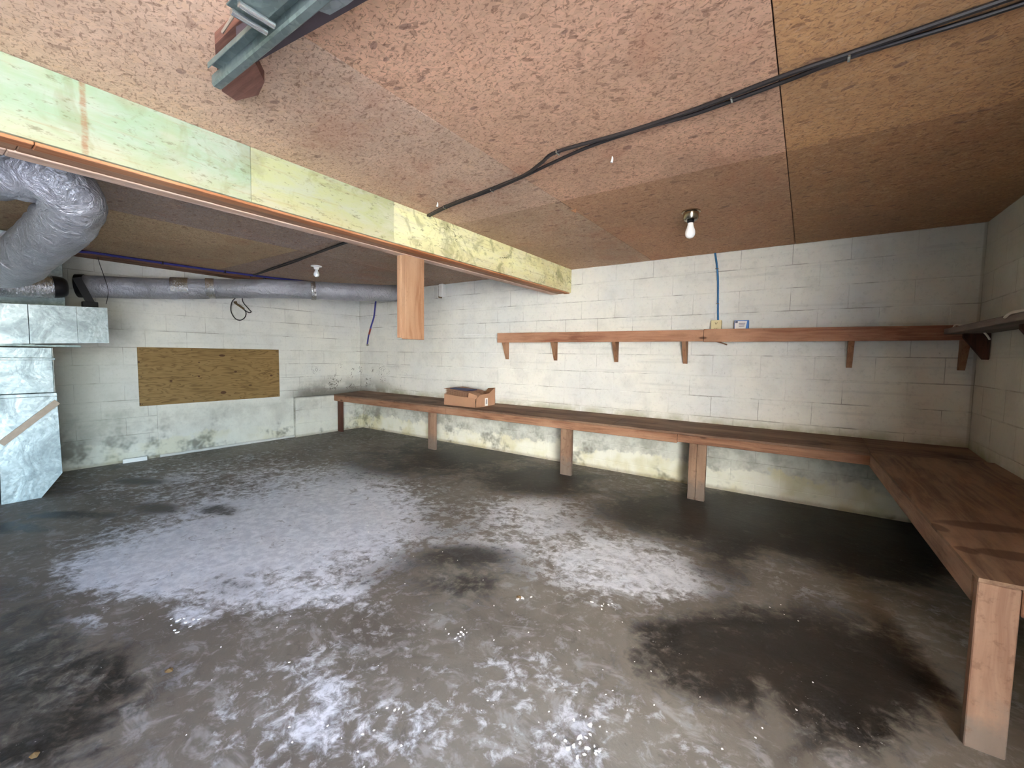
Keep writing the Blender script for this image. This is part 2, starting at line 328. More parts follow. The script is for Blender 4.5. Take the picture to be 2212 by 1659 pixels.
def stained_top():
    m = MT['top_y'].copy(); m.name = 'stained_bench_board'; n = NT.__new__(NT); n.m = m; n.t = m.node_tree
    n.b = next(x for x in n.t.nodes if x.type == 'BSDF_PRINCIPLED'); n._p = None
    src = n.b.inputs['Base Color'].links[0].from_socket
    x, y, z = n.sep(n.P); wv = n.noise(n.P, 9, 4, 0.6)
    c = src
    for cx, cy, a, b_, ang in STAINS:
        dx = n.mth('SUBTRACT', x, cx); dy = n.mth('SUBTRACT', y, cy); ca, sa = math.cos(ang), math.sin(ang)
        u = n.mth('ADD', n.mth('MULTIPLY', dx, ca / a), n.mth('MULTIPLY', dy, sa / a)); v = n.mth('ADD', n.mth('MULTIPLY', dx, -sa / b_), n.mth('MULTIPLY', dy, ca / b_))
        d = n.mth('ADD', n.mth('ADD', n.mth('MULTIPLY', u, u), n.mth('MULTIPLY', v, v)), n.mth('MULTIPLY', n.mth('SUBTRACT', wv, 0.5), 1.4))
        c = n.mix(n.mr(d, 0.5, 1.1, 0.6, 0.0), c, S(62, 34, 22))
    n.col(c); return m
STAINS = ((0.60, 2.40, 0.16, 0.055, 0.25), (0.60, 2.10, 0.10, 0.05, 0.2), (0.46, 2.30, 0.03, 0.06, 0.2), (0.49, 2.08, 0.03, 0.04, 0.5))
MT['top_stained'] = stained_top()
MT['side_shelf'] = wood('grey_shelf_wood', 1, S(110, 96, 88), S(80, 66, 58), S(126, 112, 104), knots=False)
MT['blockwood'] = wood('red_brown_block', 0, S(138, 96, 82), S(104, 68, 58), S(154, 112, 96), knots=False)
MT['nailer'] = wood('nailer_wood', 1, S(124, 88, 66), S(92, 60, 44), S(140, 104, 80), knots=False)
MT['ply'] = mat_ply('knotty_plywood', S(112, 86, 48), S(152, 122, 78), S(168, 138, 92))
MT['black'] = plain('black_cable_jacket', S(48, 42, 40), 0.5)
MT['blackband'] = plain('black_tape', S(22, 20, 20), 0.35)
MT['blue'] = plain('blue_cable_jacket', S(52, 112, 160), 0.45)
MT['darkblue'] = plain('dark_blue_cable_jacket', S(54, 52, 130), 0.45)
MT['red'] = plain('red_tape', S(150, 62, 50), 0.5)
MT['white'] = plain('white_plastic', S(232, 230, 224), 0.4, var=0.04)
MT['offwhite'] = plain('offwhite_paint', S(206, 204, 196), 0.6, var=0.15, vs=12)
MT['beige'] = plain('beige_plastic', S(214, 198, 152), 0.45, var=0.05)
MT['slot'] = plain('outlet_slot', S(96, 74, 44), 0.6)
MT['steel'] = plain('zinc_steel', S(205, 208, 206), 0.25, 0.9, 0.5, var=0.08, vs=12)
MT['nickel'] = plain('tarnished_nickel', S(170, 158, 138), 0.22, 1.0, 0.5, var=0.3, vs=60)
MT['card'] = plain('brown_cardboard', S(166, 126, 98), 0.85, var=0.12, vs=9)
MT['carddark'] = plain('cardboard_inside', S(116, 82, 56), 0.9, var=0.15)
MT['bluepaper'] = plain('dark_blue_paper', S(52, 54, 86), 0.6)
MT['label'] = plain('paper_label', S(226, 220, 216), 0.6, var=0.03)
MT['ink'] = plain('grey_ink', S(86, 86, 104), 0.6)
MT['bluebox'] = plain('blue_print', S(70, 118, 186), 0.5)
MT['string'] = plain('dusty_string', S(226, 218, 206), 0.9)
MT['leafm'] = plain('dry_leaf', S(196, 140, 98), 0.8)
MT['drive'] = plain('driveway_concrete', S(178, 180, 182), 0.9, var=0.1, vs=3)
MT['bouncewall'] = plain('pale_bounce_paint', S(241, 240, 234), 0.8, var=0.03, vs=2)  # for the added bounce building outside
MT['frontwall'] = plain('bare_dark_block', S(104, 96, 86), 0.9, var=0.15, vs=5)
MT['chip'] = plain('white_paint_chip', S(236, 232, 226), 0.6, var=0.05)
MT['cabinet'] = plain('dark_grey_enamel', S(92, 94, 100), 0.4, 0.3)
MT['darkboard'] = plain('dark_purple_board', S(74, 62, 66), 0.7, var=0.2, vs=14)  # even dark purple-grey board colour
MT['stick'] = plain('weathered_lath', S(168, 150, 132), 0.7, var=0.25, vs=18)
MT['roofing'] = plain('roof_boards', S(90, 70, 55), 0.9)
n_ = NT('frosted_bulb', 0.25, 0, 0.5); n_.col(S(246, 246, 242)); n_.b.inputs['Subsurface Weight'].default_value = 0.3
n_.b.inputs['Subsurface Radius'].default_value = (0.02, 0.02, 0.02); MT['bulb'] = n_.m

# ------------------------------------------------------------------ mesh helpers
class MB:
    def __init__(s): s.v = []; s.f = []
    def add(s, vs, fs):
        o = len(s.v); s.v += [tuple(p) for p in vs]; s.f += [tuple(i + o for i in f) for f in fs]; return s
    def box(s, x0, x1, y0, y1, z0, z1, bev=0.0):
        if bev <= 0:
            vs = [(x, y, z) for z in (z0, z1) for y in (y0, y1) for x in (x0, x1)]
            return s.add(vs, [(0, 2, 3, 1), (4, 5, 7, 6), (0, 1, 5, 4), (2, 6, 7, 3), (0, 4, 6, 2), (1, 3, 7, 5)])
        b = min(bev, (x1 - x0) / 2.1, (y1 - y0) / 2.1, (z1 - z0) / 2.1)
        import bmesh
        bm = bmesh.new(); vv = {}
        pts = []
        for sx, X in ((1, x0), (-1, x1)):
            for sy, Y in ((1, y0), (-1, y1)):
                for sz, Z in ((1, z0), (-1, z1)):
                    pts += [(X, Y + sy * b, Z + sz * b), (X + sx * b, Y, Z + sz * b), (X + sx * b, Y + sy * b, Z)]
        for p_ in pts: bm.verts.new(p_)
        bmesh.ops.convex_hull(bm, input=list(bm.verts)); bmesh.ops.dissolve_limit(bm, angle_limit=0.01, verts=list(bm.verts), edges=list(bm.edges))
        bm.verts.index_update()
        s.add([v.co[:] for v in bm.verts], [[v.index for v in f.verts] for f in bm.faces]); bm.free(); return s
    def prism(s, poly, axis, a, b):
        """poly of 2D points extruded along axis from a to b (CCW any)"""
        def mk(p, t): q = list(p); q.insert(axis, t); return tuple(q)
        n = len(poly); vs = [mk(p, a) for p in poly] + [mk(p, b) for p in poly]
        return s.add(vs, [tuple(range(n)), tuple(range(2 * n - 1, n - 1, -1))] + [(i, i + n, (i + 1) % n + n, (i + 1) % n) for i in range(n)])
    def obox(s, a, b, wv, hv):
        """oriented bar from a to b with half-width vector wv, half-height vector hv"""
        a, b, wv, hv = Vector(a), Vector(b), Vector(wv), Vector(hv); vs = []
        for p in (a, b):
            for q, t in ((-1, -1), (1, -1), (1, 1), (-1, 1)): vs.append(p + wv * q + hv * t)
        return s.add(vs, [(0, 1, 2, 3), (7, 6, 5, 4), (0, 4, 5, 1), (1, 5, 6, 2), (2, 6, 7, 3), (3, 7, 4, 0)])
    def tube(s, pts, rad, seg=10, wob=0.0, caps=True, smooth=6):
        P = [Vector(p) for p in pts]
        if smooth > 1 and len(P) > 2:
            Q = []
            for i in range(len(P) - 1):
                p0 = P[max(i - 1, 0)]; p1 = P[i]; p2 = P[i + 1]; p3 = P[min(i + 2, len(P) - 1)]
                for k in range(smooth):
                    t = k / smooth
                    Q.append(0.5 * ((2 * p1) + (-p0 + p2) * t + (2 * p0 - 5 * p1 + 4 * p2 - p3) * t * t + (-p0 + 3 * p1 - 3 * p2 + p3) * t ** 3))
            Q.append(P[-1]); P = Q
        n = len(P); T = [(P[min(i + 1, n - 1)] - P[max(i - 1, 0)]).normalized() for i in range(n)]
        up = Vector((0, 0, 1)) if abs(T[0].z) < 0.9 else Vector((1, 0, 0))
        nrm = (up - T[0] * up.dot(T[0])).normalized(); vs = []; fs = []
        for i in range(n):
            nrm = (nrm - T[i] * nrm.dot(T[i])).normalized(); bn = T[i].cross(nrm)
            rr = rad(i / (n - 1)) if callable(rad) else rad
            for k in range(seg):
                a = 2 * math.pi * k / seg
                q = rr * (1 + (wob * mnoise.noise(P[i] * 14 + Vector((math.cos(a), math.sin(a), k * .1)) * 1.5) if wob else 0))
                vs.append(P[i] + (nrm * math.cos(a) + bn * math.sin(a)) * q)
        for i in range(n - 1):
            for k in range(seg):
                k2 = (k + 1) % seg; fs.append((i * seg + k, i * seg + k2, (i + 1) * seg + k2, (i + 1) * seg + k))
        if caps: fs.append(tuple(range(seg - 1, -1, -1))); fs.append(tuple((n - 1) * seg + k for k in range(seg)))
        return s.add(vs, fs)
    def lathe(s, prof, c, seg=24):
        """profile of (radius, z) around a vertical axis at c"""
        vs = []; fs = []; n = len(prof)
        for rr, z in prof:
            for k in range(seg):
                a = 2 * math.pi * k / seg; vs.append((c[0] + rr * math.cos(a), c[1] + rr * math.sin(a), c[2] + z))
        for i in range(n - 1):
            for k in range(seg):
                k2 = (k + 1) % seg; fs.append((i * seg + k, (i + 1) * seg + k, (i + 1) * seg + k2, i * seg + k2))
        fs.append(tuple(range(seg))); fs.append(tuple((n - 1) * seg + k for k in range(seg - 1, -1, -1)))
        return s.add(vs, fs)
    def mesh(s, name, mat, smooth=False):
        import bmesh
        me = bpy.data.meshes.new(name); me.from_pydata(s.v, [], s.f); me.materials.append(mat)
        bm = bmesh.new(); bm.from_mesh(me); bmesh.ops.recalc_face_normals(bm, faces=list(bm.faces)); bm.to_mesh(me); bm.free()
        if smooth:
            for p in me.polygons: p.use_smooth = True
            me.set_sharp_from_angle(angle=math.radians(40))
        me.update(); return me
    def build(s, name, mat, parent=None, smooth=False, label=None, cat=None, group=None, kind=None):
        o = bpy.data.objects.new(name, s.mesh(name, MT[mat] if isinstance(mat, str) else mat, smooth)); C.objects.link(o)
        if parent: o.parent = parent; o.matrix_parent_inverse = Matrix.Translation(-parent.matrix_world.translation) if parent.type == 'EMPTY' else Matrix()
        tag(o, label, cat, group, kind); return o

def tag(o, label=None, cat=None, group=None, kind=None):
    for k, v in (('label', label), ('category', cat), ('group', group), ('kind', kind)):
        if v: o[k] = v
    return o
def thing(name, loc, label, cat, group=None):
    o = bpy.data.objects.new(name, None); C.objects.link(o); o.location = loc; o.empty_display_size = 0.1
    o.matrix_world = Matrix.Translation(loc)
    return tag(o, label, cat, group)
def child(name, mesh, parent, loc=(0, 0, 0)):
    o = bpy.data.objects.new(name, mesh); C.objects.link(o); o.parent = parent; o.location = loc; return o

def sstep(a, b, t):
    t = max(0.0, min(1.0, (t - a) / (b - a))); return t * t * (3 - 2 * t)
def floor_z(x, y):        # slab falls slightly towards the back and left walls
    return 0.055 * max(0.0, min(1.0, (4.1 - y) / 2.3)) * sstep(-4.5, -0.5, x)

# ------------------------------------------------------------------ setting: floor
LIGHT = [(-2.863, 1.51, 0.764, 0.57, 0.672, -0.36, 1.0), (-2.966, 0.899, 0.497, 0.367, 0.475, -0.15, 0.8), (-4.433, 1.81, 1.138, 0.874, 1.007, -0.419, 0.45), (-3.116, 0.624, 0.326, 0.24, 0.4, -0.086, 0.4), (-3.349, 2.284, 0.496, 0.379, 0.718, -0.493, 0.5), (-1.292, 2.587, 0.519, 0.387, 0.33, -0.644, 0.55), (-0.745, 2.403, 0.352, 0.26, 0.106, -0.324, 0.5), (-1.901, 2.928, 0.374, 0.283, 0.248, -0.377, 0.35), (0.011, 2.994, 0.318, 0.235, 0.007, -0.411, 0.20), (0.32, 2.661, 0.319, 0.233, -0.028, -0.3, 0.12), (-0.542, 1.188, 0.402, 0.288, 0.081, -0.166, 0.22), (-0.36, 1.425, 0.208, 0.15, 0.038, -0.133, 0.10), (-1.483, 0.736, 0.35, 0.253, 0.232, -0.119, 0.28), (-0.839, 1.281, 0.243, 0.176, 0.077, -0.114, 0.25), (-1.114, 0.818, 0.307, 0.221, 0.115, -0.086, 0.25), (-2.01, 1.053, 0.365, 0.267, 0.133, -0.071, 0.45), (-0.466, 2.309, 0.24, 0.176, 0.042, -0.186, 0.45), (-2.262, 0.712, 0.102, 0.074, 0.079, -0.026, 0.7), (-2.606, 0.42, 0.083, 0.06, 0.08, -0.014, 0.5), (0.609, 2.514, 0.196, 0.142, -0.026, -0.121, 0.2)]
DARK = [(-3.62, 3.77, 0.759, 0.598, 0.695, -0.722, 0.8), (-2.115, 3.591, 0.443, 0.34, 0.277, -0.465, 1.1), (-0.681, 3.585, 0.789, 0.594, 0.113, -0.554, 1.1), (0.084, 3.814, 0.711, 0.532, -0.003, -0.601, 1.2), (0.572, 3.628, 0.445, 0.33, -0.087, -0.632, 1.1), (-4.528, 0.665, 0.297, 0.223, 0.116, -0.018, 0.9), (-4.179, 1.1, 0.171, 0.129, 0.174, -0.048, 0.8), (-3.7, 1.373, 0.141, 0.106, 0.152, -0.058, 0.9), (-5.183, 1.233, 0.202, 0.155, 0.167, -0.041, 0.8), (-4.471, 0.407, 0.225, 0.168, 0.164, -0.017, 0.8), (-5.989, 1.241, 0.223, 0.173, 0.143, -0.031, 0.5), (-3.878, 2.334, 0.214, 0.165, 0.145, -0.088, 0.3), (-2.2, 0.195, 0.339, 0.244, 0.67, -0.075, 0.8), (-2.07, 0.509, 0.234, 0.17, 0.286, -0.076, 0.2), (-2.466, 0.925, 0.175, 0.129, 0.174, -0.068, 0.5), (-1.563, 1.705, 0.417, 0.307, 0.17, -0.184, 0.55), (-1.328, 1.551, 0.298, 0.218, 0.129, -0.149, 0.3), (-0.085, 2.011, 0.416, 0.301, 0.029, -0.399, 0.9), (0.288, 2.04, 0.316, 0.228, -0.049, -0.457, 0.8), (-0.428, 1.73, 0.312, 0.226, 0.068, -0.25, 0.3), (-3.169, 0.303, 0.22, 0.161, 0.366, -0.041, 0.35), (-2.091, 2.087, 0.312, 0.233, 0.344, -0.343, 0.35), (-0.333, 2.61, 0.194, 0.143, 0.051, -0.342, 0.6), (-3.728, 2.766, 0.381, 0.295, 0.449, -0.335, 0.3), (-3.215, 4.387, 0.584, 0.465, 0.294, -0.417, 0.5), (-0.554, 4.094, 0.402, 0.305, 0.041, -0.273, 0.7), (-5.588, 0.575, 0.371, 0.283, 0.369, -0.041, 0.5), (-1.664, 1.898, 0.318, 0.235, 0.086, -0.097, 0.4)]  # floor stains; right and lower-left patches also carry shade as colour
def build_floor():
    xs = np.concatenate([np.arange(-L_ - 0.1, R_ + 0.12, 0.03)]); ys = np.arange(YF, D_ + 0.1, 0.03)
    X, Y = np.meshgrid(xs, ys)
    Z = np.vectorize(floor_z)(X, Y)
    nx, ny = len(xs), len(ys)
    v = np.stack([X.ravel(), Y.ravel(), Z.ravel()], 1)
    i = np.arange(nx * ny).reshape(ny, nx)
    f = np.stack([i[:-1, :-1].ravel(), i[:-1, 1:].ravel(), i[1:, 1:].ravel(), i[1:, :-1].ravel()], 1)
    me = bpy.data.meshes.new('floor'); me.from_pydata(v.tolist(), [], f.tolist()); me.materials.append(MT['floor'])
    def field(F):
        out = np.zeros_like(X)
        for cx, cy, ux, uy, vx, vy, s in F:
            det = ux * vy - uy * vx; dx, dy = X - cx, Y - cy
            a = (dx * vy - dy * vx) / det; b = (ux * dy - uy * dx) / det
            d = a * a + b * b; out += s * np.exp(-0.9 * d ** 1.5)
        return np.clip(out, 0, 1.3).ravel()
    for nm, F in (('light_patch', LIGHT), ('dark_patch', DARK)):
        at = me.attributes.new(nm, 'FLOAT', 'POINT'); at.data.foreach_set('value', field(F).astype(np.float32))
    for p in me.polygons: p.use_smooth = True
    o = bpy.data.objects.new('floor', me); C.objects.link(o); tag(o, kind='structure')
build_floor()
MB().box(R_ + 0.1, 16, -12, 14, -0.3, 0.03).build('driveway', 'drive', kind='structure')
MB().box(2.2, 9.0, -11.0, -7.5, 0.03, 4.6, 0.02).prism([(-11.4, 4.6), (-7.1, 4.6), (-9.25, 6.2)], 0, 2.0, 9.2).build('added_bounce_wall', 'bouncewall', kind='structure')  # unseen building added to bounce sunlight onto the back wall

# ------------------------------------------------------------------ setting: block walls
COURSES = [-0.091, 0.105, 0.301, 0.497, 0.693, 0.889, 1.085, 1.281, 1.477, 1.673, 1.869, 2.065, 2.24]
JT, JV = 0.0028, 0.0011       # half joint, bed and head
_blk = {}
def block_mesh(wd, ht):
    k = (round(wd, 3), round(ht, 3))
    if k in _blk: return _blk[k]
    a, h = wd / 2 - JV, ht / 2 - JT; c = 0.0022
    # local frame: x along wall, y into the room is -y, z up; face at y=0, chamfered
    vs = [(-a, .03, -h), (a, .03, -h), (a, .03, h), (-a, .03, h), (-a, c, -h), (a, c, -h), (a, c, h), (-a, c, h),
          (-a + c, 0, -h + c), (a - c, 0, -h + c), (a - c, 0, h - c), (-a + c, 0, h - c)]
    fs = [(3, 2, 1, 0), (0, 1, 5, 4), (1, 2, 6, 5), (2, 3, 7, 6), (3, 0, 4, 7), (4, 5, 9, 8), (5, 6, 10, 9), (6, 7, 11, 10), (7, 4, 8, 11), (8, 9, 10, 11)]
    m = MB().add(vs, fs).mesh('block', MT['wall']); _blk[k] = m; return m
def lay(parent, s0, s1, phase, place, rotz, spans=None, courses=COURSES):
    """place(s) -> (x,y) on the wall plane; blocks laid between s0 and s1"""
    rnd = random.Random(int(abs(phase) * 1000) + 3); full = [(s0, s1)]
    for ci in range(len(courses) - 1):
        z0, z1 = courses[ci], courses[ci + 1]
        for (s0, s1) in (spans if (spans and z1 < 0.7) else full):
         off = phase + (0.1975 if (len(courses) - ci) % 2 else 0.0)
         k0 = math.floor((s0 - off) / 0.395); s = off + k0 * 0.395
         while s < s1 - 1e-6:
            a, b = max(s, s0), min(s + 0.395, s1)
            if b - a > 0.03:
                zb = max(z0, -0.02)
                px, py = place((a + b) / 2)
                o = child('block', block_mesh(b - a, z1 - zb), parent)
                pr = rnd.uniform(-0.0004, 0.0004)
                o.rotation_euler = (rnd.uniform(-.001, .001), 0, rotz)
                o.location = (px + pr * math.sin(rotz), py - pr * math.cos(rotz), (zb + z1) / 2)
            s += 0.395
RC = 0.0016   # joint recess
wb = MB().box(-L_ - 0.2, R_ + 0.2, D_ + RC, D_ + 0.2, -0.1, 2.3).build('wall_back', 'mortar', kind='structure')
lay(wb, -L_, R_, -1.722, lambda s: (s, D_), 0.0)
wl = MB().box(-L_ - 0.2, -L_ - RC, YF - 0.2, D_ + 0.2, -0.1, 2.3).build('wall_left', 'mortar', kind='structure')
# left wall faces +x: local -y -> +x  => rotz = +90deg
lay(wl, -0.6, D_, 4.35, lambda s: (-L_, s), math.pi / 2, spans=[(-0.6, 1.665), (3.262, D_)])
wr = MB().box(R_ + RC, R_ + 0.2, DOOR_Y1, D_ + 0.2, -0.1, 2.3).build('wall_right', 'mortar', kind='structure')
lay(wr, DOOR_Y1, D_, 4.2, lambda s: (R_, s), -math.pi / 2)
MB().box(R_ + RC, R_ + 0.2, DOOR_Y0, DOOR_Y1, DOOR_H, 2.3).build('header', 'frontwall', wr)
MB().box(R_ + RC, R_ + 0.2, YF, DOOR_Y0, -0.1, 2.3).build('pier', 'frontwall', wr)
MB().box(-L_ - 0.2, R_ + 0.2, YF - 0.2, YF, -0.1, 2.3).build('wall_front', 'frontwall', kind='structure')
# plastered infill in the left wall under the plywood, and its pale bead along the floor
pn = MB(); pn.box(-L_ - 0.03, -L_ + 0.002, 1.667, 3.26, -0.02, 0.691, 0.003); pn.build('infill_panel', 'wall', wl)
bead = MB(); pts = [(-L_ + 0.012, 1.67 + i * 0.0795, 0.014 + 0.006 * mnoise.noise(Vector((i * .9, 0, 0)))) for i in range(21)]
bead.tube(pts, lambda t: 0.017 + 0.005 * mnoise.noise(Vector((t * 12, 3, 0))), 8, smooth=3); bead.build('baseboard_left', 'offwhite', kind='structure', smooth=True)
# low masonry ledge in front of the left wall, capped at bench height
lg = MB().box(-L_, -L_ + 0.058, 3.262, D_, -0.02, 0.594, 0.006).build('ledge', 'mortar', wl)
for ci in range(3):
    z0, z1 = [(0.0, 0.2), (0.2, 0.4), (0.4, 0.594)][ci]; s = 3.262
    for wd in ([0.40, 0.40, 0.345] if ci % 2 == 0 else [0.20, 0.40, 0.40, 0.145]):
        o = child('block', block_mesh(wd, z1 - z0), lg); o.rotation_euler = (0, 0, math.pi / 2); o.location = (-L_ + 0.062, s + wd / 2, (z0 + z1) / 2); s += wd

# ------------------------------------------------------------------ setting: ceiling of OSB sheets
ceil = MB().box(-L_ - 0.2, R_ + 0.2, YF - 0.2, D_ + 0.2, H_ + 0.014, H_ + 0.2).build('ceiling', 'roofing', kind='structure')
def sheet(x0, x1, y0, y1, col):
    o = MB().box(x0 + 0.002, x1 - 0.002, y0 + 0.0015, y1 - 0.0015, H_, H_ + 0.012, 0.001).build('ceiling_sheet', 'osb', ceil); o.color = (*col, 1)
pink = S(240, 190, 156); tan = S(222, 170, 118); dk = S(170, 150, 136); yel = S(206, 178, 140)
for x0, x1, cols in ((-0.13, R_ + 0.1, (tan, S(192, 146, 102))), (-1.345, -0.13, (pink, S(208, 160, 122))), (-2.56, -1.345, (S(232, 196, 168), S(206, 174, 144))),
                     (-4.1, -2.56, (S(178, 160, 150), S(178, 158, 142))), (-5.32, -4.1, (yel, dk)), (-L_ - 0.1, -5.32, (yel, dk))):
    ym = 2.45 if x0 > -2.6 else 2.24
    sheet(x0, x1, 0.0 if x0 > -2.6 else -0.2, ym, cols[0]); sheet(x0, x1, ym, D_ + 0.1, cols[1])
    sheet(x0, x1, YF - 0.1, 0.0 if x0 > -2.6 else -0.2, cols[0])
# nailer along the top of the left wall
MB().box(-L_, -5.975, 0.95, D_, 2.198, H_, 0.002).build('trim_1', 'nailer', kind='structure')

# ------------------------------------------------------------------ beam and the sawn-off post
bm_ = thing('ceiling_beam', (-2.375, 2.2, 1.98), 'long built-up wooden ceiling beam with pale green stained face, crossing the room to the back wall', 'beam')
for (y0, y1, col) in ((-2.6, 1.003, S(144, 162, 132)), (1.003, 1.868, S(172, 174, 128)), (1.868, 4.4, S(228, 222, 166))):
    o = MB().box(-2.268, -2.25, y0 + 0.0012, y1 - 0.0012, 1.978, H_ - 0.002, 0.001).build('face_board', 'green', bm_); o.color = (*col, 1)
for x0, x1, mt, zb in ((-2.335, -2.269, 'orange_y', 1.968), (-2.421, -2.337, 'brown_y', 1.974), (-2.50, -2.423, 'pale_y', 1.970)):
    cut = {'orange_y': 0.30, 'brown_y': 0.27, 'pale_y': 0.25}[mt]
    MB().box(x0, x1, -2.6, cut, zb, H_ - 0.002, 0.003).build('ply_board', mt, bm_)
    MB().box(x0, x1, cut + 0.002, 4.4, zb, H_ - 0.002, 0.003).build('ply_board', mt, bm_)
ps = thing('post_stub', (-2.455, 2.19, 1.36), 'short square wooden post cut off in mid air, hanging under the green beam', 'post')
MB().box(-2.502, -2.458, 2.10, 2.285, 1.372, 1.969, 0.003).build('post_board', 'post', ps)
MB().box(-2.456, -2.412, 2.103, 2.288, 1.362, 1.967, 0.003).build('post_board', 'post', ps)

# ------------------------------------------------------------------ long bench along the back wall
lb = thing('wall_bench', (-2.8, 4.1, 0.0), 'long low brown wooden workbench on stout legs running along the back wall', 'workbench')
YB = 3.87
def topz(y): return 0.600 + 0.028 * (y - YB) / (D_ - YB)
def top_piece(x0, x1, par, mat='top_x'):
    b = MB(); th = 0.018
    b.add([(x0, YB, topz(YB) - th), (x1, YB, topz(YB) - th), (x1, D_ - .004, topz(D_) - th), (x0, D_ - .004, topz(D_) - th),
           (x0, YB, topz(YB)), (x1, YB, topz(YB)), (x1, D_ - .004, topz(D_)), (x0, D_ - .004, topz(D_))],
          [(0, 3, 2, 1), (4, 5, 6, 7), (0, 1, 5, 4), (1, 2, 6, 5), (2, 3, 7, 6), (3, 0, 4, 7)]); return b.build('top_board', mat, par)
for x0, x1 in ((-6.12, -3.96), (-3.957, -1.525), (-1.522, 0.40), (0.403, R_ - .004)): top_piece(x0, x1, lb)
for x0, x1, hz in ((-6.12, -3.70, .102), (-3.698, -0.905, .098), (-0.903, 0.405, .088)):
    MB().box(x0, x1, YB + .001, YB + 0.04, 0.582 - hz + .018, 0.581, 0.004).build('apron', 'apron', lb)
def leg(parent, x0, x1, y0, y1, ztop, mat, double=False):
    zf = floor_z((x0 + x1) / 2, (y0 + y1) / 2) - 0.001
    lo = MB().box(x0, x1, y0, y1, zf, ztop, 0.004).build('leg', mat, parent); return lo
leg(lb, -6.118, -6.01, 3.93, 3.968, 0.581, 'legd')
leg(lb, -4.075, -3.945, 3.93, 3.968, 0.581, 'leg')
leg(lb, -2.095, -1.965, 3.93, 3.968, 0.581, 'leg')
leg(lb, -0.815, -0.750, 3.93, 3.968, 0.581, 'leg'); leg(lb, -0.747, -0.672, 3.925, 3.963, 0.581, 'leg')
for x in (-6.0, -4.0, -2.02, -0.74, 0.5): MB().box(x, x + .038, YB + 0.045, D_ - 0.004, 0.50, 0.580, 0.003).build('cross_rail', 'leg', lb)
MB().box(-6.1, R_ - .01, D_ - 0.042, D_ - 0.004, 0.51, 0.605, 0.003).build('back_rail', 'apron', lb)

# ------------------------------------------------------------------ side bench along the right wall
sb = thing('side_bench', (0.7, 2.8, 0.0), 'low wooden workbench along the right wall with a scarred brown top, nearest to the viewer', 'workbench')
def sb_top(y0, y1, xa0, xa1):
    th = 0.012; b = MB(); q = [(xa0, y0, 0.600), (R_ - .004, y0, 0.612), (R_ - .004, y1, 0.625), (xa1, y1, 0.602)]
    b.add([(x, y, z - th) for x, y, z in q] + q, [(3, 2, 1, 0), (4, 5, 6, 7), (0, 1, 5, 4), (1, 2, 6, 5), (2, 3, 7, 6), (3, 0, 4, 7)]); return b.build('top_board', 'top_stained', sb)
xin = lambda y: 0.462 + (0.402 - 0.462) * (y - 1.835) / (3.868 - 1.835)
sb_top(1.835, 3.866, xin(1.835), xin(3.866))
b = MB(); q0, q1 = (xin(1.89), 1.89), (xin(3.9), 3.9)
b.obox((q0[0] + 0.019, q0[1], 0.545), (q1[0] + 0.019, q1[1], 0.545), (0.018, 0, 0), (0, 0, 0.042)); b.build('apron', 'apron_y', sb)
MB().box(0.463, 0.553, 1.842, 1.88, floor_z(0.5, 1.86) - .001, 0.586, 0.003).build('leg', 'legl', sb)
MB().box(0.560, R_ - .006, 1.858, 1.896, 0.498, 0.588, 0.003).build('end_rail', 'apron', sb)
MB().box(0.90, 0.985, 1.90, 1.94, floor_z(0.95, 1.9) - .001, 0.588, 0.003).build('leg', 'leg', sb)
MB().box(0.47, R_ - .006, 2.82, 2.858, 0.50, 0.588, 0.003).build('cross_rail', 'leg', sb)

# ------------------------------------------------------------------ shelf on the back wall
sh = thing('wall_shelf', (-1.1, 4.3, 1.45), 'long reddish wooden shelf on triangular brackets, high on the back wall', 'shelf')
SY = 4.275
def shz(x): return 1.484 - 0.013 * max(0, (x + 3.2)) / 4.2
for x0, x1 in ((-3.19, -0.80), (-0.797, 0.975)):
    b = MB(); b.prism([(x0, shz(x0) - 0.018), (x1, shz(x1) - 0.018), (x1, shz(x1)), (x0, shz(x0))], 1, SY + 0.02, D_ - 0.002); b.build('shelf_board', 'top_x', sh)
    b = MB(); b.prism([(x0, shz(x0) - 0.072), (x1, shz(x1) - 0.066), (x1, shz(x1) + 0.04), (x0, shz(x0) + 0.045)], 1, SY - 0.018, SY + 0.019); b.build('front_edge', 'shelf', sh)
for x in (-3.13, -2.43, -1.685, -0.98, 0.285, 0.925):
    zt = shz(x) - 0.0185
    b = MB(); b.prism([(SY + 0.022, zt), (D_ - .004, zt), (D_ - .004, zt - 0.262), (D_ - .022, zt - 0.262), (SY + 0.022, zt - 0.05)], 0, x - 0.019, x + 0.019)
    b.build('bracket', 'bracket', sh)
# shelf on the right wall
ss = thing('side_shelf', (0.9, 3.2, 1.45), 'greyish wooden shelf high on the dark right-hand wall', 'shelf')
MB().box(0.79, R_ - 0.004, 2.0, D_ - 0.17, 1.446, 1.484, 0.003).build('shelf_board', 'side_shelf', ss)
for y in (4.15, 3.20, 2.3):
    b = MB(); b.prism([(0.87, 1.446), (R_ - .004, 1.446), (R_ - .004, 1.27), (R_ - .03, 1.27), (0.87, 1.42)], 1, y - .019, y + .019); b.build('bracket', 'legd', ss)
# white raceway strip behind the shelf
b = MB(); b.box(-3.84, -0.76, D_ - 0.026, D_, 1.515, 1.530, 0.002); b.build('wiring_strip', 'white', label='thin white strip along the back wall, its left end poking out beyond the long shelf', cat='strip')
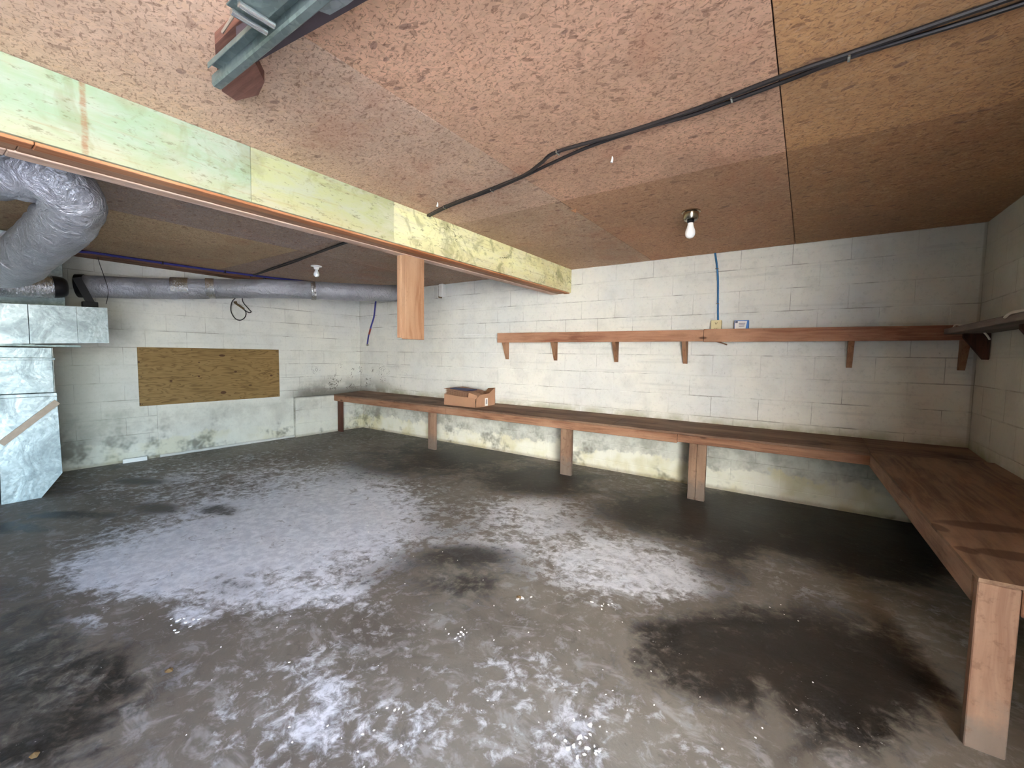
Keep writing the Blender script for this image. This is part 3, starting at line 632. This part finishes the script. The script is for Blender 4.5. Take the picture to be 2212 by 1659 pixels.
# string draped over the shelf corner
b = MB(); b.tube([(0.83, 4.24, 1.46), (0.845, 4.235, 1.51), (0.875, 4.19, 1.503), (0.92, 4.12, 1.49), (0.95, 4.05, 1.44), (0.965, 4.02, 1.40)], 0.006, 6)
b.build('frayed_string', 'string', smooth=True, label='pale frayed string draped over the right end of the long shelf', cat='string')
b = MB(); b.tube([(0.775, 3.05, 1.47), (0.78, 3.0, 1.488), (0.785, 2.9, 1.489), (0.79, 2.80, 1.488)], 0.006, 6)
b.build('paper_twist', 'string', smooth=True, label='small pale twist of paper lying on the edge of the grey right-wall shelf', cat='scrap')
b = MB(); b.tube([(-0.72, 4.32, 1.415), (-0.66, 4.30, 1.400), (-0.60, 4.26, 1.378)], 0.006, 6, smooth=3)
b.build('wood_splinter', 'bracket', label='thin splinter of wood hanging under the long shelf below the outlet', cat='splinter')

# ------------------------------------------------------------------ outlet with cable, small pack
ot = thing('wall_outlet', (-0.71, 4.38, 1.56), 'beige double outlet in a surface box standing above the long shelf', 'outlet')
MB().box(-0.752, -0.668, 4.355, D_ - .003, 1.49, 1.606, 0.004).build('box', 'beige', ot)
MB().box(-0.755, -0.665, 4.348, 4.354, 1.487, 1.609, 0.003).build('cover_plate', 'beige', ot)
for zc in (1.578, 1.524):
    MB().box(-0.725, -0.695, 4.3455, 4.3475, zc - 0.016, zc + 0.016, 0.0008).build('receptacle', 'beige', ot)
    b = MB()
    for sx in (-1, 1): b.obox((-0.71 + sx * 0.009, 4.3445, zc + 0.010), (-0.71 + sx * 0.004, 4.3445, zc - 0.008), (0.002, 0, 0), (0, 0.0008, 0))
    b.build('slots', 'slot', ot)
bc = thing('blue_cable', (-0.72, 4.39, 2.2), 'bright blue cable stapled down the back wall from ceiling to outlet', 'cable')
MB().tube([(-0.755, 4.392, 2.238), (-0.735, 4.395, 2.12), (-0.720, 4.396, 1.98), (-0.712, 4.396, 1.80), (-0.708, 4.396, 1.70), (-0.702, 4.390, 1.61)], 0.0085, 10).build('cable', 'blue', bc, True)
for z, x in ((2.09, -0.731), (1.765, -0.712)):
    MB().box(x - 0.014, x + 0.012, 4.383, D_ - .003, z - .003, z + .003).build('staple', 'steel', bc)
pk = thing('small_carton', (-0.5, 4.36, 1.5), 'small blue and white printed packet standing on the long shelf right of the outlet', 'packet')
MB().box(-0.558, -0.442, 4.335, 4.37, 1.49, 1.600, 0.003).build('packet', 'bluebox', pk)
MB().prism([(-0.553, 1.51), (-0.468, 1.51), (-0.455, 1.592), (-0.553, 1.592)], 1, 4.3335, 4.3348).build('white_print', 'label', pk)
b = MB(); b.box(-0.550, -0.530, 4.3325, 4.3334, 1.575, 1.595)
for i in range(3): b.box(-0.520, -0.475 + i * .003, 4.3325, 4.3334, 1.545 + i * .012, 1.550 + i * .012)
b.build('print', 'ink', pk)

# ------------------------------------------------------------------ carton on the bench
cb = thing('cardboard_carton', (-3.5, 4.15, 0.605), 'torn brown cardboard carton with flattened cardboard inside, on the long bench', 'carton')
zb = 0.614; x0, x1, y0, y1 = -3.78, -3.25, 3.93, 4.30; t = 0.005
MB().box(x0, x1, y0, y1, zb - .002, zb + t, 0.001).build('base', 'card', cb)
b = MB(); b.prism([(x0, zb), (x1 - .02, zb), (x1 - .01, zb + 0.105), (x1 - 0.12, zb + 0.118), (x0 + 0.2, zb + 0.125), (x0 + .005, zb + 0.135)], 1, y0 - t, y0); b.build('front_panel', 'card', cb)
b = MB(); b.prism([(x0, zb), (x1, zb), (x1, zb + 0.225), (x1 - 0.11, zb + 0.215), (x1 - .15, zb + 0.17), (x0, zb + 0.165)], 1, y1, y1 + t); b.build('back_panel', 'carddark', cb)
b = MB(); b.prism([(y0, zb), (y1, zb), (y1, zb + 0.225), (y1 - 0.12, zb + 0.16), (y0 + 0.06, zb + 0.150), (y0, zb + 0.11)], 0, x1 - t, x1); b.build('side_panel', 'card', cb)
b = MB(); b.prism([(y0, zb), (y1, zb), (y1, zb + 0.165), (y0, zb + 0.14)], 0, x0, x0 + t); b.build('side_panel', 'card', cb)
b = MB(); b.add([(x1, y0 + .02, zb + .145), (x1, y0 + .13, zb + .152), (x1 - .10, y0 + .10, zb + .185), (x1 - .12, y0 + .0, zb + .175), (x1 - .002, y0 + .02, zb + .10), (x1 - .13, y0 - .004, zb + .105)],
               [(0, 1, 2, 3), (0, 3, 5, 4)]); b.build('torn_flap', 'card', cb)
bl = MB().box(x1 + .0005, x1 + .0015, y0 + 0.165, y0 + 0.225, zb + 0.008, zb + 0.105).build('label', 'label', cb)
b = MB()
for i in range(4): b.box(x1 + .0016, x1 + .0022, y0 + 0.185 + i * .007, y0 + 0.189 + i * .007, zb + 0.03, zb + 0.09)
b.build('barcode', 'ink', bl)
rnd = random.Random(5)
for i in range(7):
    z = zb + 0.128 + i * 0.0115; d = 0.02 * rnd.random()
    b = MB(); a = (x0 - 0.015 + d, 0, 0)
    s0, s1 = z + 0.008, z - 0.022
    b.add([(x0 - .012 + d, y0 + .004 + d, s0), (x1 - .16, y0 + .004 + d, s1), (x1 - .16 + d, y1 - .03, s1 + .006), (x0 + .02 - d, y1 - .04, s0 + .006),
           (x0 - .012 + d, y0 + .004 + d, s0 + .004), (x1 - .16, y0 + .004 + d, s1 + .004), (x1 - .16 + d, y1 - .03, s1 + .010), (x0 + .02 - d, y1 - .04, s0 + .010)],
          [(0, 3, 2, 1), (4, 5, 6, 7), (0, 1, 5, 4), (1, 2, 6, 5), (2, 3, 7, 6), (3, 0, 4, 7)])
    o = b.build('flattened_cardboard', 'card'); tag(o, 'flattened cardboard sheet in the stack lying inside the torn carton', 'cardboard', 'flattened cardboard in the carton')
b = MB()
for i in range(3):
    b.obox((x0 + .10 + i * .03, y0 + .05 + i * .03, zb + .214 - i * .002), (x1 - .17, y0 + .09 + i * .04, zb + .198 - i * .001), (0.004, 0.045, 0.003), (0, 0, .004))
b.build('blue_folder', 'bluepaper', label='dark blue folded papers lying on top of the cardboard in the carton', cat='papers')

# ------------------------------------------------------------------ plywood on the left wall
pl = thing('plywood_panel', (-L_, 2.28, 0.95), 'knotty yellow-brown plywood panel screwed over an opening in the left wall', 'panel')
MB().box(-L_ + .003, -L_ + 0.018, 1.507, 3.06, 0.617, 1.287, 0.002).build('sheet', 'ply', pl)
b = MB()
for y in (1.53, 2.02, 2.55, 3.03):
    for z in (0.64, 0.95, 1.265): b.lathe([(0.006, -.006), (0.006, .006)], (-L_ + 0.0185, y, z), 6)
b.build('screws', 'slot', pl, kind='stuff')
# white foam strip leaning on the wall foot
MB().obox((-6.150, 1.335, 0.022), (-6.135, 1.54, 0.022), (0.010, 0, 0), (0, 0, 0.022)).build('foam_strip', 'white', label='short white foam strip lying on the floor against the left wall', cat='strip')

# ------------------------------------------------------------------ ducts
rd = thing('round_duct', (-5.3, 2.4, 2.0), 'long grey wrapped round duct slung along the left wall under the ceiling', 'duct')
A, B = Vector((-5.97, 1.06, 1.883)), Vector((-4.50, 4.15, 2.105)); dv = (B - A)
npts = [A + dv * t + Vector((0, 0, -0.012 * math.sin(t * math.pi * 3))) for t in np.linspace(0, 1, 40)]
MB().tube(npts, 0.109, 28, wob=0.035, smooth=1).build('duct_wrap', 'wrap', rd, True)
for t0, t1, rr in ((0.205, 0.25, 0.113), (0.295, 0.318, 0.113), (0.603, 0.618, 0.115)):
    MB().tube([A + dv * t0, A + dv * ((t0 + t1) / 2), A + dv * t1], rr, 28, wob=0.03, smooth=2).build('foil_tape', 'foil', rd, True)
MB().tube([A - dv * 0.012, A + dv * 0.006], 0.114, 28, smooth=1).build('end_collar', 'blackband', rd, True)

fd = thing('flexible_duct', (-4.0, 0.4, 2.0), 'large silver-grey flexible duct making a tight bend beside the beam', 'duct')
K = 0.92; cz = 1.2531
FP = [(-4.9, -1.4, 2.165), (-4.3, -0.45, 2.17), (-3.693, 0.199, 2.172), (-3.493, 0.335, 2.17), (-3.335, 0.462, 2.167), (-3.315, 0.55, 2.115), (-3.445, 0.585, 2.045), (-3.70, 0.571, 1.975), (-4.05, 0.528, 1.915), (-4.70, 0.43, 1.815), (-5.15, 0.10, 1.96), (-5.95, -0.15, 2.00)]
FP = [(x * K, y * K, cz + (z - cz) * K) for x, y, z in FP]
MB().tube(FP, lambda t: 0.127 * (1 + 0.010 * math.sin(t * 210) * math.exp(-((t - 0.5) / 0.10) ** 2)), 36, wob=0.10, smooth=10).build('duct_sleeve', 'wrap', fd, True)
for i0, i1, f0 in ((2, 3, 0.2), (8, 9, 0.35)):
    c0 = Vector(FP[i0]).lerp(Vector(FP[i1]), f0); c1 = Vector(FP[i0]).lerp(Vector(FP[i1]), f0 + (0.25 if i0 == 2 else 0.10))
    MB().tube([c0, c1], 0.131, 32, wob=0.08, smooth=1).build('band', 'wrap', fd, True)

fo = thing('foil_duct', (-5.0, 0.5, 1.75), 'shiny foil-wrapped duct with a black end lying on the sheet metal box', 'duct')
MB().tube([(-5.04, 0.20, 1.715), (-5.04, 0.30, 1.722), (-5.03, 0.52, 1.735), (-5.02, 0.72, 1.752)], lambda t: 0.092 * (1.0 if t < .85 else 1 - ((t - .85) / .15) ** 2 * 0.10), 28, wob=0.09, smooth=7).build('foil_sleeve', 'foil', fo, True)
MB().tube([(-5.02, 0.715, 1.752), (-5.02, 0.77, 1.756), (-5.02, 0.80, 1.758)], lambda t: 0.088 * (1 - 0.35 * t * t), 24, smooth=4).build('end_cap', 'blackband', fo, True)
hb = thing('trunk_duct', (-5.25, 0.4, 1.45), 'horizontal galvanised sheet metal duct box below the flexible ducts', 'duct')
def skew_box(x0, x1, y0, y1, za0, za1, zb0, zb1):
    return MB().add([(x0, y0, za0), (x1, y0, za0), (x1, y1, zb0), (x0, y1, zb0), (x0, y0, za1), (x1, y0, za1), (x1, y1, zb1), (x0, y1, zb1)],
                    [(3, 2, 1, 0), (4, 5, 6, 7), (0, 1, 5, 4), (1, 2, 6, 5), (2, 3, 7, 6), (3, 0, 4, 7)])
zA = lambda y: 1.286 + 0.044 * (y - 0.44); zT = lambda y: 1.598 + 0.041 * (y - 0.44)
for y0, y1, x in ((-1.2, 0.585, -5.12), (0.589, 0.86, -5.112), (0.863, 1.058, -5.12)):
    skew_box(-5.5, x, y0, y1, zA(y0), zT(y0), zA(y1), zT(y1)).build('duct_section', 'galv', hb)
MB().box(-5.5, -5.13, -1.2, 0.88, 1.270, 1.2865, 0.001).build('bottom_flange', 'galv_dark', hb)
dd = thing('drop_duct', (-5.4, 0.55, 0.0), 'upright galvanised sheet metal duct standing on the floor below the duct box', 'duct')
xf = -5.235
for z0, z1 in ((1.172, 1.262), (0.885, 1.165)):
    MB().box(-5.6, xf, 0.02, 0.722, z0, z1, 0.003).build('duct_section', 'galv', dd)
b = MB(); b.prism([(0.395, 0.0), (0.612, 0.0), (0.742, 0.185), (0.735, 0.852), (0.02, 0.852), (0.02, 0.50), (0.405, 0.48)], 0, -5.6, xf); b.build('boot', 'galv', dd)
for z, t in ((1.168, 0.010), (0.868, 0.014)): MB().box(-5.605, xf + 0.012, 0.02, 0.737, z - t, z + t, 0.003).build('seam_flange', 'galv', dd)
MB().obox((xf + 0.001, 0.02, 1.03), (xf + 0.001, 0.62, 0.905), (0.006, 0, 0), (0, 0.002, 0.009)).build('crease', 'galv', dd)
MB().box(xf - .1, xf + 0.005, 0.722, 0.727, 0.885, 1.262, 0.001).build('corner_seam', 'steel', dd)
fu = thing('furnace_cabinet', (-5.3, 0.1, 0.0), 'dark grey metal furnace cabinet at the left edge behind the drop duct', 'furnace')
MB().box(-5.75, xf - 0.02, -0.45, 0.385, 0.0, 0.47, 0.004).build('cabinet', 'cabinet', fu)
MB().box(xf - 0.018, xf - 0.004, -0.40, 0.36, 0.06, 0.44, 0.003).build('door', 'cabinet', fu)
st = MB().obox((xf + 0.016, 0.412, 0.492), (xf + 0.012, 0.735, 0.805), (0.006, 0, 0), (0, -0.016, 0.017)).build('wooden_lath', 'stick', label='weathered greyish lath fixed diagonally across the drop duct face', cat='lath')
up = thing('plenum_box', (-5.7, 0.5, 1.65), 'pale sheet metal plenum rising to the ceiling behind the flexible duct', 'duct')
MB().box(-5.95, -5.56, -0.6, 0.862, 1.86, 2.236, 0.003).build('upper_section', 'galv', up)
MB().box(-5.95, -5.52, -0.6, 0.862, 1.60, 1.857, 0.003).build('lower_section', 'galv_dark', up)
sp_ = thing('duct_support', (-5.6, 0.98, 1.6), 'black strap hanging from the duct end beside the foil duct', 'strap')
MB().obox((-5.45, 0.930, 1.90), (-5.45, 1.03, 1.640), (0.004, 0, 0), (0, 0.027, 0.010)).build('strap', 'blackband', sp_)
MB().box(-5.48, -5.42, 0.955, 1.06, 1.625, 1.69, 0.004).build('foot', 'blackband', sp_)
b = MB(); b.tube([(-5.30, 1.048, 2.085), (-5.31, 1.062, 2.02), (-5.315, 1.080, 1.95), (-5.31, 1.105, 1.83), (-5.30, 1.105, 1.76), (-5.30, 1.088, 1.67)], 0.003, 6)
b.build('tie_wire', 'black', smooth=True, label='thin dark tie wire hanging in front of the left end of the round duct', cat='wire')

# ------------------------------------------------------------------ cables
cc = thing('black_cables', (-0.7, 1.85, 2.23), 'pair of twisted black cables stapled across the bare board ceiling', 'cable')
zc = H_ - 0.010
CA = [(-2.249, 2.165), (-1.98, 2.09), (-1.577, 2.025), (-1.316, 1.975), (-1.16, 1.90), (-1.029, 1.838), (-0.70, 1.845), (-0.414, 1.828), (-0.119, 1.784), (0.063, 1.772), (0.373, 1.747), (0.96, 1.70)]
CB = [(-2.249, 2.18), (-1.98, 2.11), (-1.577, 2.043), (-1.316, 1.985), (-1.10, 1.925), (-0.875, 1.875), (-0.60, 1.855), (-0.419, 1.862), (-0.119, 1.822), (0.063, 1.793), (0.437, 1.790), (0.96, 1.73)]
for P_, rr in ((CA, 0.0085), (CB, 0.0075)): MB().tube([(x, y, zc) for x, y in P_], rr, 8).build('cable', 'black', cc, True)
for x, y in ((-2.02, 2.10), (-1.577, 2.034), (-1.029, 1.838), (-0.28, 1.822), (0.063, 1.783)):
    o = MB().box(x - 0.004, x + 0.004, y - 0.016, y + 0.016, zc - 0.012, H_ - .002, 0.001).build('staple', 'steel', cc)
c2 = thing('black_cable_run', (-4.6, 2.4, 2.23), 'black cable pair on the ceiling left of the beam, running to the left wall', 'cable')
for off, k in ((0.0, 0.0), (0.018, 0.02)):
    MB().tube([(-2.51, 2.17 + off, zc), (-3.405, 2.281 + off, zc), (-4.25, 2.40 + off, zc), (-4.55, 2.432 + off + k, zc), (-5.1, 2.50 + off + k, zc), (-5.64, 2.58 + off, zc), (-5.96, 2.62 + off, zc)], 0.0075, 8).build('cable', 'black', c2, True)
MB().tube([(-5.96, 2.62, zc), (-6.03, 2.63, 2.186), (-6.12, 2.62, 2.15), (-6.14, 2.56, 2.0), (-6.14, 2.47, 1.90), (-6.14, 2.45, 1.78), (-6.14, 2.49, 1.69), (-6.14, 2.55, 1.662), (-6.14, 2.61, 1.70), (-6.14, 2.63, 1.77), (-6.14, 2.59, 1.82), (-6.14, 2.55, 1.845)], 0.006, 8).build('hanging_loop', 'black', c2, True)
MB().tube([(-6.03, 2.66, 2.186), (-6.12, 2.62, 2.10), (-6.13, 2.585, 1.93), (-6.13, 2.66, 1.82), (-6.13, 2.69, 1.785), (-6.13, 2.65, 1.775), (-6.13, 2.57, 1.835)], 0.006, 8).build('hanging_loop', 'black', c2, True)
MB().tube([(-6.13, 2.60, 1.815), (-6.12, 2.55, 1.845), (-6.11, 2.50, 1.875), (-6.11, 2.49, 1.90)], lambda t: 0.013 + 0.006 * (t > .7), 10, smooth=4).build('plug', 'slot', c2, True)
c3 = thing('dark_blue_cable', (-5.9, 2.2, 2.22), 'dark blue cable stapled along the wooden strip above the round duct', 'cable')
MB().tube([(-5.965, 0.93, 2.19), (-5.955, 1.1, 2.222), (-5.945, 1.6, 2.224), (-5.93, 2.09, 2.226), (-5.85, 2.7, 2.226), (-5.70, 3.22, 2.226), (-5.62, 3.6, 2.226), (-5.60, 4.2, 2.22), (-5.66, 4.385, 2.19), (-5.74, 4.393, 2.10), (-5.77, 4.395, 1.98), (-5.80, 4.395, 1.84), (-5.87, 4.395, 1.70), (-5.94, 4.395, 1.54), (-5.975, 4.395, 1.40)], 0.0125, 10).build('cable', 'darkblue', c3, True)
MB().tube([(-5.885, 4.394, 1.66), (-5.91, 4.394, 1.60), (-5.925, 4.394, 1.565)], 0.0145, 10).build('red_tape', 'red', c3, True)
MB().lathe([(0.02, -.012), (0.03, 0), (0.018, .014)], (-5.955, 4.385, 1.39), 10).build('clamp', 'steel', c3, True)
for y in (1.7, 2.3, 2.75): MB().box(-5.965 + (y - 1.7) * .07, -5.925 + (y - 1.7) * .07, y - .006, y + .006, 2.205, H_ - .002, 0.001).build('staple', 'blackband', c3)

# ------------------------------------------------------------------ ceiling bulbs
fb = thing('ceiling_light', (-0.69, 3.08, H_), 'tarnished round metal lamp holder with bare white bulb, near the back wall', 'light')
c0 = (-0.69, 3.08, H_)
MB().lathe([(0.060, -.001), (0.060, -0.008), (0.050, -0.012), (0.048, -0.050), (0.040, -0.060), (0.02, -0.062)], c0, 28).build('canopy', 'nickel', fb, True)
MB().lathe([(0.022, -0.060), (0.024, -0.072), (0.018, -0.078)], c0, 20).build('socket', 'blackband', fb, True)
MB().lathe([(0.0165, -0.074), (0.0185, -0.090), (0.023, -0.108), (0.0305, -0.128), (0.0325, -0.145), (0.030, -0.160), (0.021, -0.173), (0.008, -0.179)], c0, 24).build('bulb', 'bulb', fb, True)
fb2 = thing('ceiling_light', (-4.64, 2.74, H_), 'small white porcelain lamp holder with bare bulb, above the round duct', 'light')
c1 = (-4.64, 2.74, H_)
MB().lathe([(0.058, -.001), (0.058, -0.010), (0.030, -0.018), (0.024, -0.040), (0.018, -0.044)], c1, 24).build('holder', 'white', fb2, True)
MB().lathe([(0.015, -0.042), (0.017, -0.055), (0.028, -0.082), (0.031, -0.098), (0.027, -0.114), (0.012, -0.126)], c1, 24).build('bulb', 'bulb', fb2, True)

# ------------------------------------------------------------------ junction box at the top of the back wall
jb = thing('junction_box', (-4.28, 4.38, 2.13), 'small steel electrical box at the top of the back wall right of the cut post', 'box')
MB().box(-4.375, -4.30, 4.33, D_ - .003, 2.04, 2.20, 0.004).build('box', 'offwhite', jb)
MB().box(-4.285, -4.205, 4.325, D_ - .003, 2.06, 2.235, 0.010).build('cover', 'white', jb)
MB().box(-4.299, -4.286, 4.345, D_ - .003, 2.05, 2.215).build('gap_plate', 'slot', jb)

# ------------------------------------------------------------------ door track on its wood block
wk = MB().prism([(-1.81, 0.715), (-1.66, 0.64), (-1.56, 0.60), (-1.0, 0.60), (-1.0, 0.69), (-1.53, 0.70), (-1.62, 0.775), (-1.72, 0.80), (-1.83, 0.77)], 2, H_ - 0.036, H_ - .001)
wk.build('ceiling_block', 'blockwood', label='reddish wood block nailed to the ceiling above the metal door track', cat='block')
tr = thing('door_track', (-0.8, 0.57, 2.06), 'grey-green galvanised garage door track hanging below the ceiling near the viewer', 'track')
MB().box(-1.445, 0.7, 0.537, 0.566, 2.071, 2.074, 0.001).build('web', 'galv_dark', tr)
MB().box(-1.445, 0.7, 0.535, 0.538, 2.058, 2.0735, 0.001).build('side_flange', 'galv_dark', tr)
MB().prism([(0.566, 2.074), (0.566, 2.050), (0.570, 2.044), (0.588, 2.044), (0.594, 2.050), (0.594, 2.064), (0.590, 2.064), (0.590, 2.052), (0.586, 2.048), (0.574, 2.048), (0.570, 2.053), (0.570, 2.074)], 0, -1.50, 0.7).build('rolled_lip', 'galv_dark', tr)
for xx in (-1.130, -1.092):
    MB().tube([(xx, 0.470, 2.036), (xx, 0.548, 2.036)], 0.0075, 10, smooth=1).build('clip', 'steel', tr, True)
MB().box(-1.135, -0.7, 0.462, 0.536, 2.046, 2.050, 0.001).build('hanger_plate', 'galv_dark', tr)
for xx in (-1.02, -0.93): MB().lathe([(0.010, -.004), (0.007, .0)], (xx, 0.50, 2.0455), 6).build('bolt', 'slot', tr)
MB().tube([(-1.475, 0.588, 2.199), (-1.31, 0.572, 2.199)], 0.004, 6, smooth=1).build('lit_block_edge', 'stick', tr, True)  # pale stick drawn in for the lit edge of the wood block
ra = thing('ceiling_board', (-0.9, 0.76, 2.2), 'dark purple-grey board running under the wood block beside the metal door track', 'board')
MB().obox((-1.42, 0.628, 2.165), (0.62, 0.832, 2.165), (0.0, 0.026, 0.0), (0, 0, 0.036)).build('board', 'darkboard', ra)
tp = MB().prism([(-1.045, 0.598), (-0.80, 0.598), (-0.80, 0.655), (-0.956, 0.655), (-1.02, 0.649)], 2, 2.094, 2.098).build('tie_plate', 'galv', tr)

# ------------------------------------------------------------------ small bits on the ceiling and floor
for x, y, lab in ((-0.838, 2.044, 'small pale wire nub hanging from the ceiling near the black cables'), (-2.02, 2.03, 'tiny white nub on the ceiling beside the green beam')):
    MB().tube([(x, y, H_ - .001), (x + .002, y, H_ - .012), (x - .002, y, H_ - .03)], lambda t: 0.002 + 0.005 * t, 8, smooth=3).build('wire_nub', 'white', smooth=True, label=lab, cat='nub')
b = MB(); b.add([(-1.36, 2.60, H_ - .001), (-1.335, 2.585, H_ - .018), (-1.31, 2.61, H_ - .006), (-1.33, 2.645, H_ - .02), (-1.355, 2.63, H_ - .01)], [(0, 1, 4), (1, 2, 3), (1, 3, 4)])
b.build('curled_veneer', 'leafm', label='curled orange wood flake hanging from a ceiling seam near the back', cat='flake')
b = MB(); rnd = random.Random(11)
def flake(x, y, s, ang=None, el=1.0):
    z = floor_z(x, y) + 0.002; a = rnd.uniform(0, 6.28) if ang is None else ang; n = 5
    pts = []
    for k in range(n):
        t = 2 * math.pi * k / n; rr = s * rnd.uniform(.6, 1.1); dx, dy = rr * math.cos(t) * el, rr * math.sin(t)
        pts.append((x + dx * math.cos(a) - dy * math.sin(a), y + dx * math.sin(a) + dy * math.cos(a)))
    b.add([(px, py, z + rnd.uniform(0, .3) * s) for px, py in pts] + [(px, py, z - 0.001) for px, py in pts],
          [tuple(range(n)), tuple(range(2 * n - 1, n - 1, -1))] + [(i, i + n, (i + 1) % n + n, (i + 1) % n) for i in range(n)])
for i in range(150):
    x = rnd.uniform(-3.6, 0.2); y = rnd.uniform(0.4, 2.6)
    flake(x, y, rnd.choice([.0015, .002, .002, .003, .004]), el=rnd.uniform(1, 1.8))
for cx, cy, n_k, sp, s in ((-0.479, 1.153, 22, .035, .006), (-1.139, 1.318, 9, .03, .005), (-2.23, 0.68, 12, .04, .006), (-1.114, 0.818, 10, .08, .004), (-2.1, 1.15, 30, .22, .004), (-0.75, 1.88, 6, .03, .005), (-1.1, 1.69, 3, .02, .008), (-0.6, 1.3, 30, .25, .003)):
    for k in range(n_k): flake(cx + rnd.gauss(0, sp), cy + rnd.gauss(0, sp), s * rnd.uniform(.5, 1.2), el=1.6)
b.build('paint_chips', 'chip', label='scattered white paint chips and grit on the concrete floor', cat='debris', kind='stuff')
for x, y, a, lab in ((-1.927, 0.52, 0.5, 'dark curled dry leaf on the floor at lower left'), (-1.832, 0.168, 0.2, 'pale brown leaf on the floor in the lower left corner'), (-1.117, 1.693, -0.3, 'thin brown twig on the floor in the middle of the room')):
    z = floor_z(x, y); l = 0.018
    m = MB(); cs, sn = math.cos(a), math.sin(a)
    T = lambda px, py, pz: (x + px * cs - py * sn, y + px * sn + py * cs, z + pz)
    m.add([T(-l, 0, .001), T(-l * .4, .011, .006), T(l * .5, .010, .007), T(l, 0, .003), T(l * .5, -.009, .002), T(-l * .4, -.010, .002), T(0, 0, .011)],
          [(0, 1, 6), (1, 2, 6), (2, 3, 6), (3, 4, 6), (4, 5, 6), (5, 0, 6)])
    m.build('dry_leaf', 'slot', label=lab, cat='leaf')
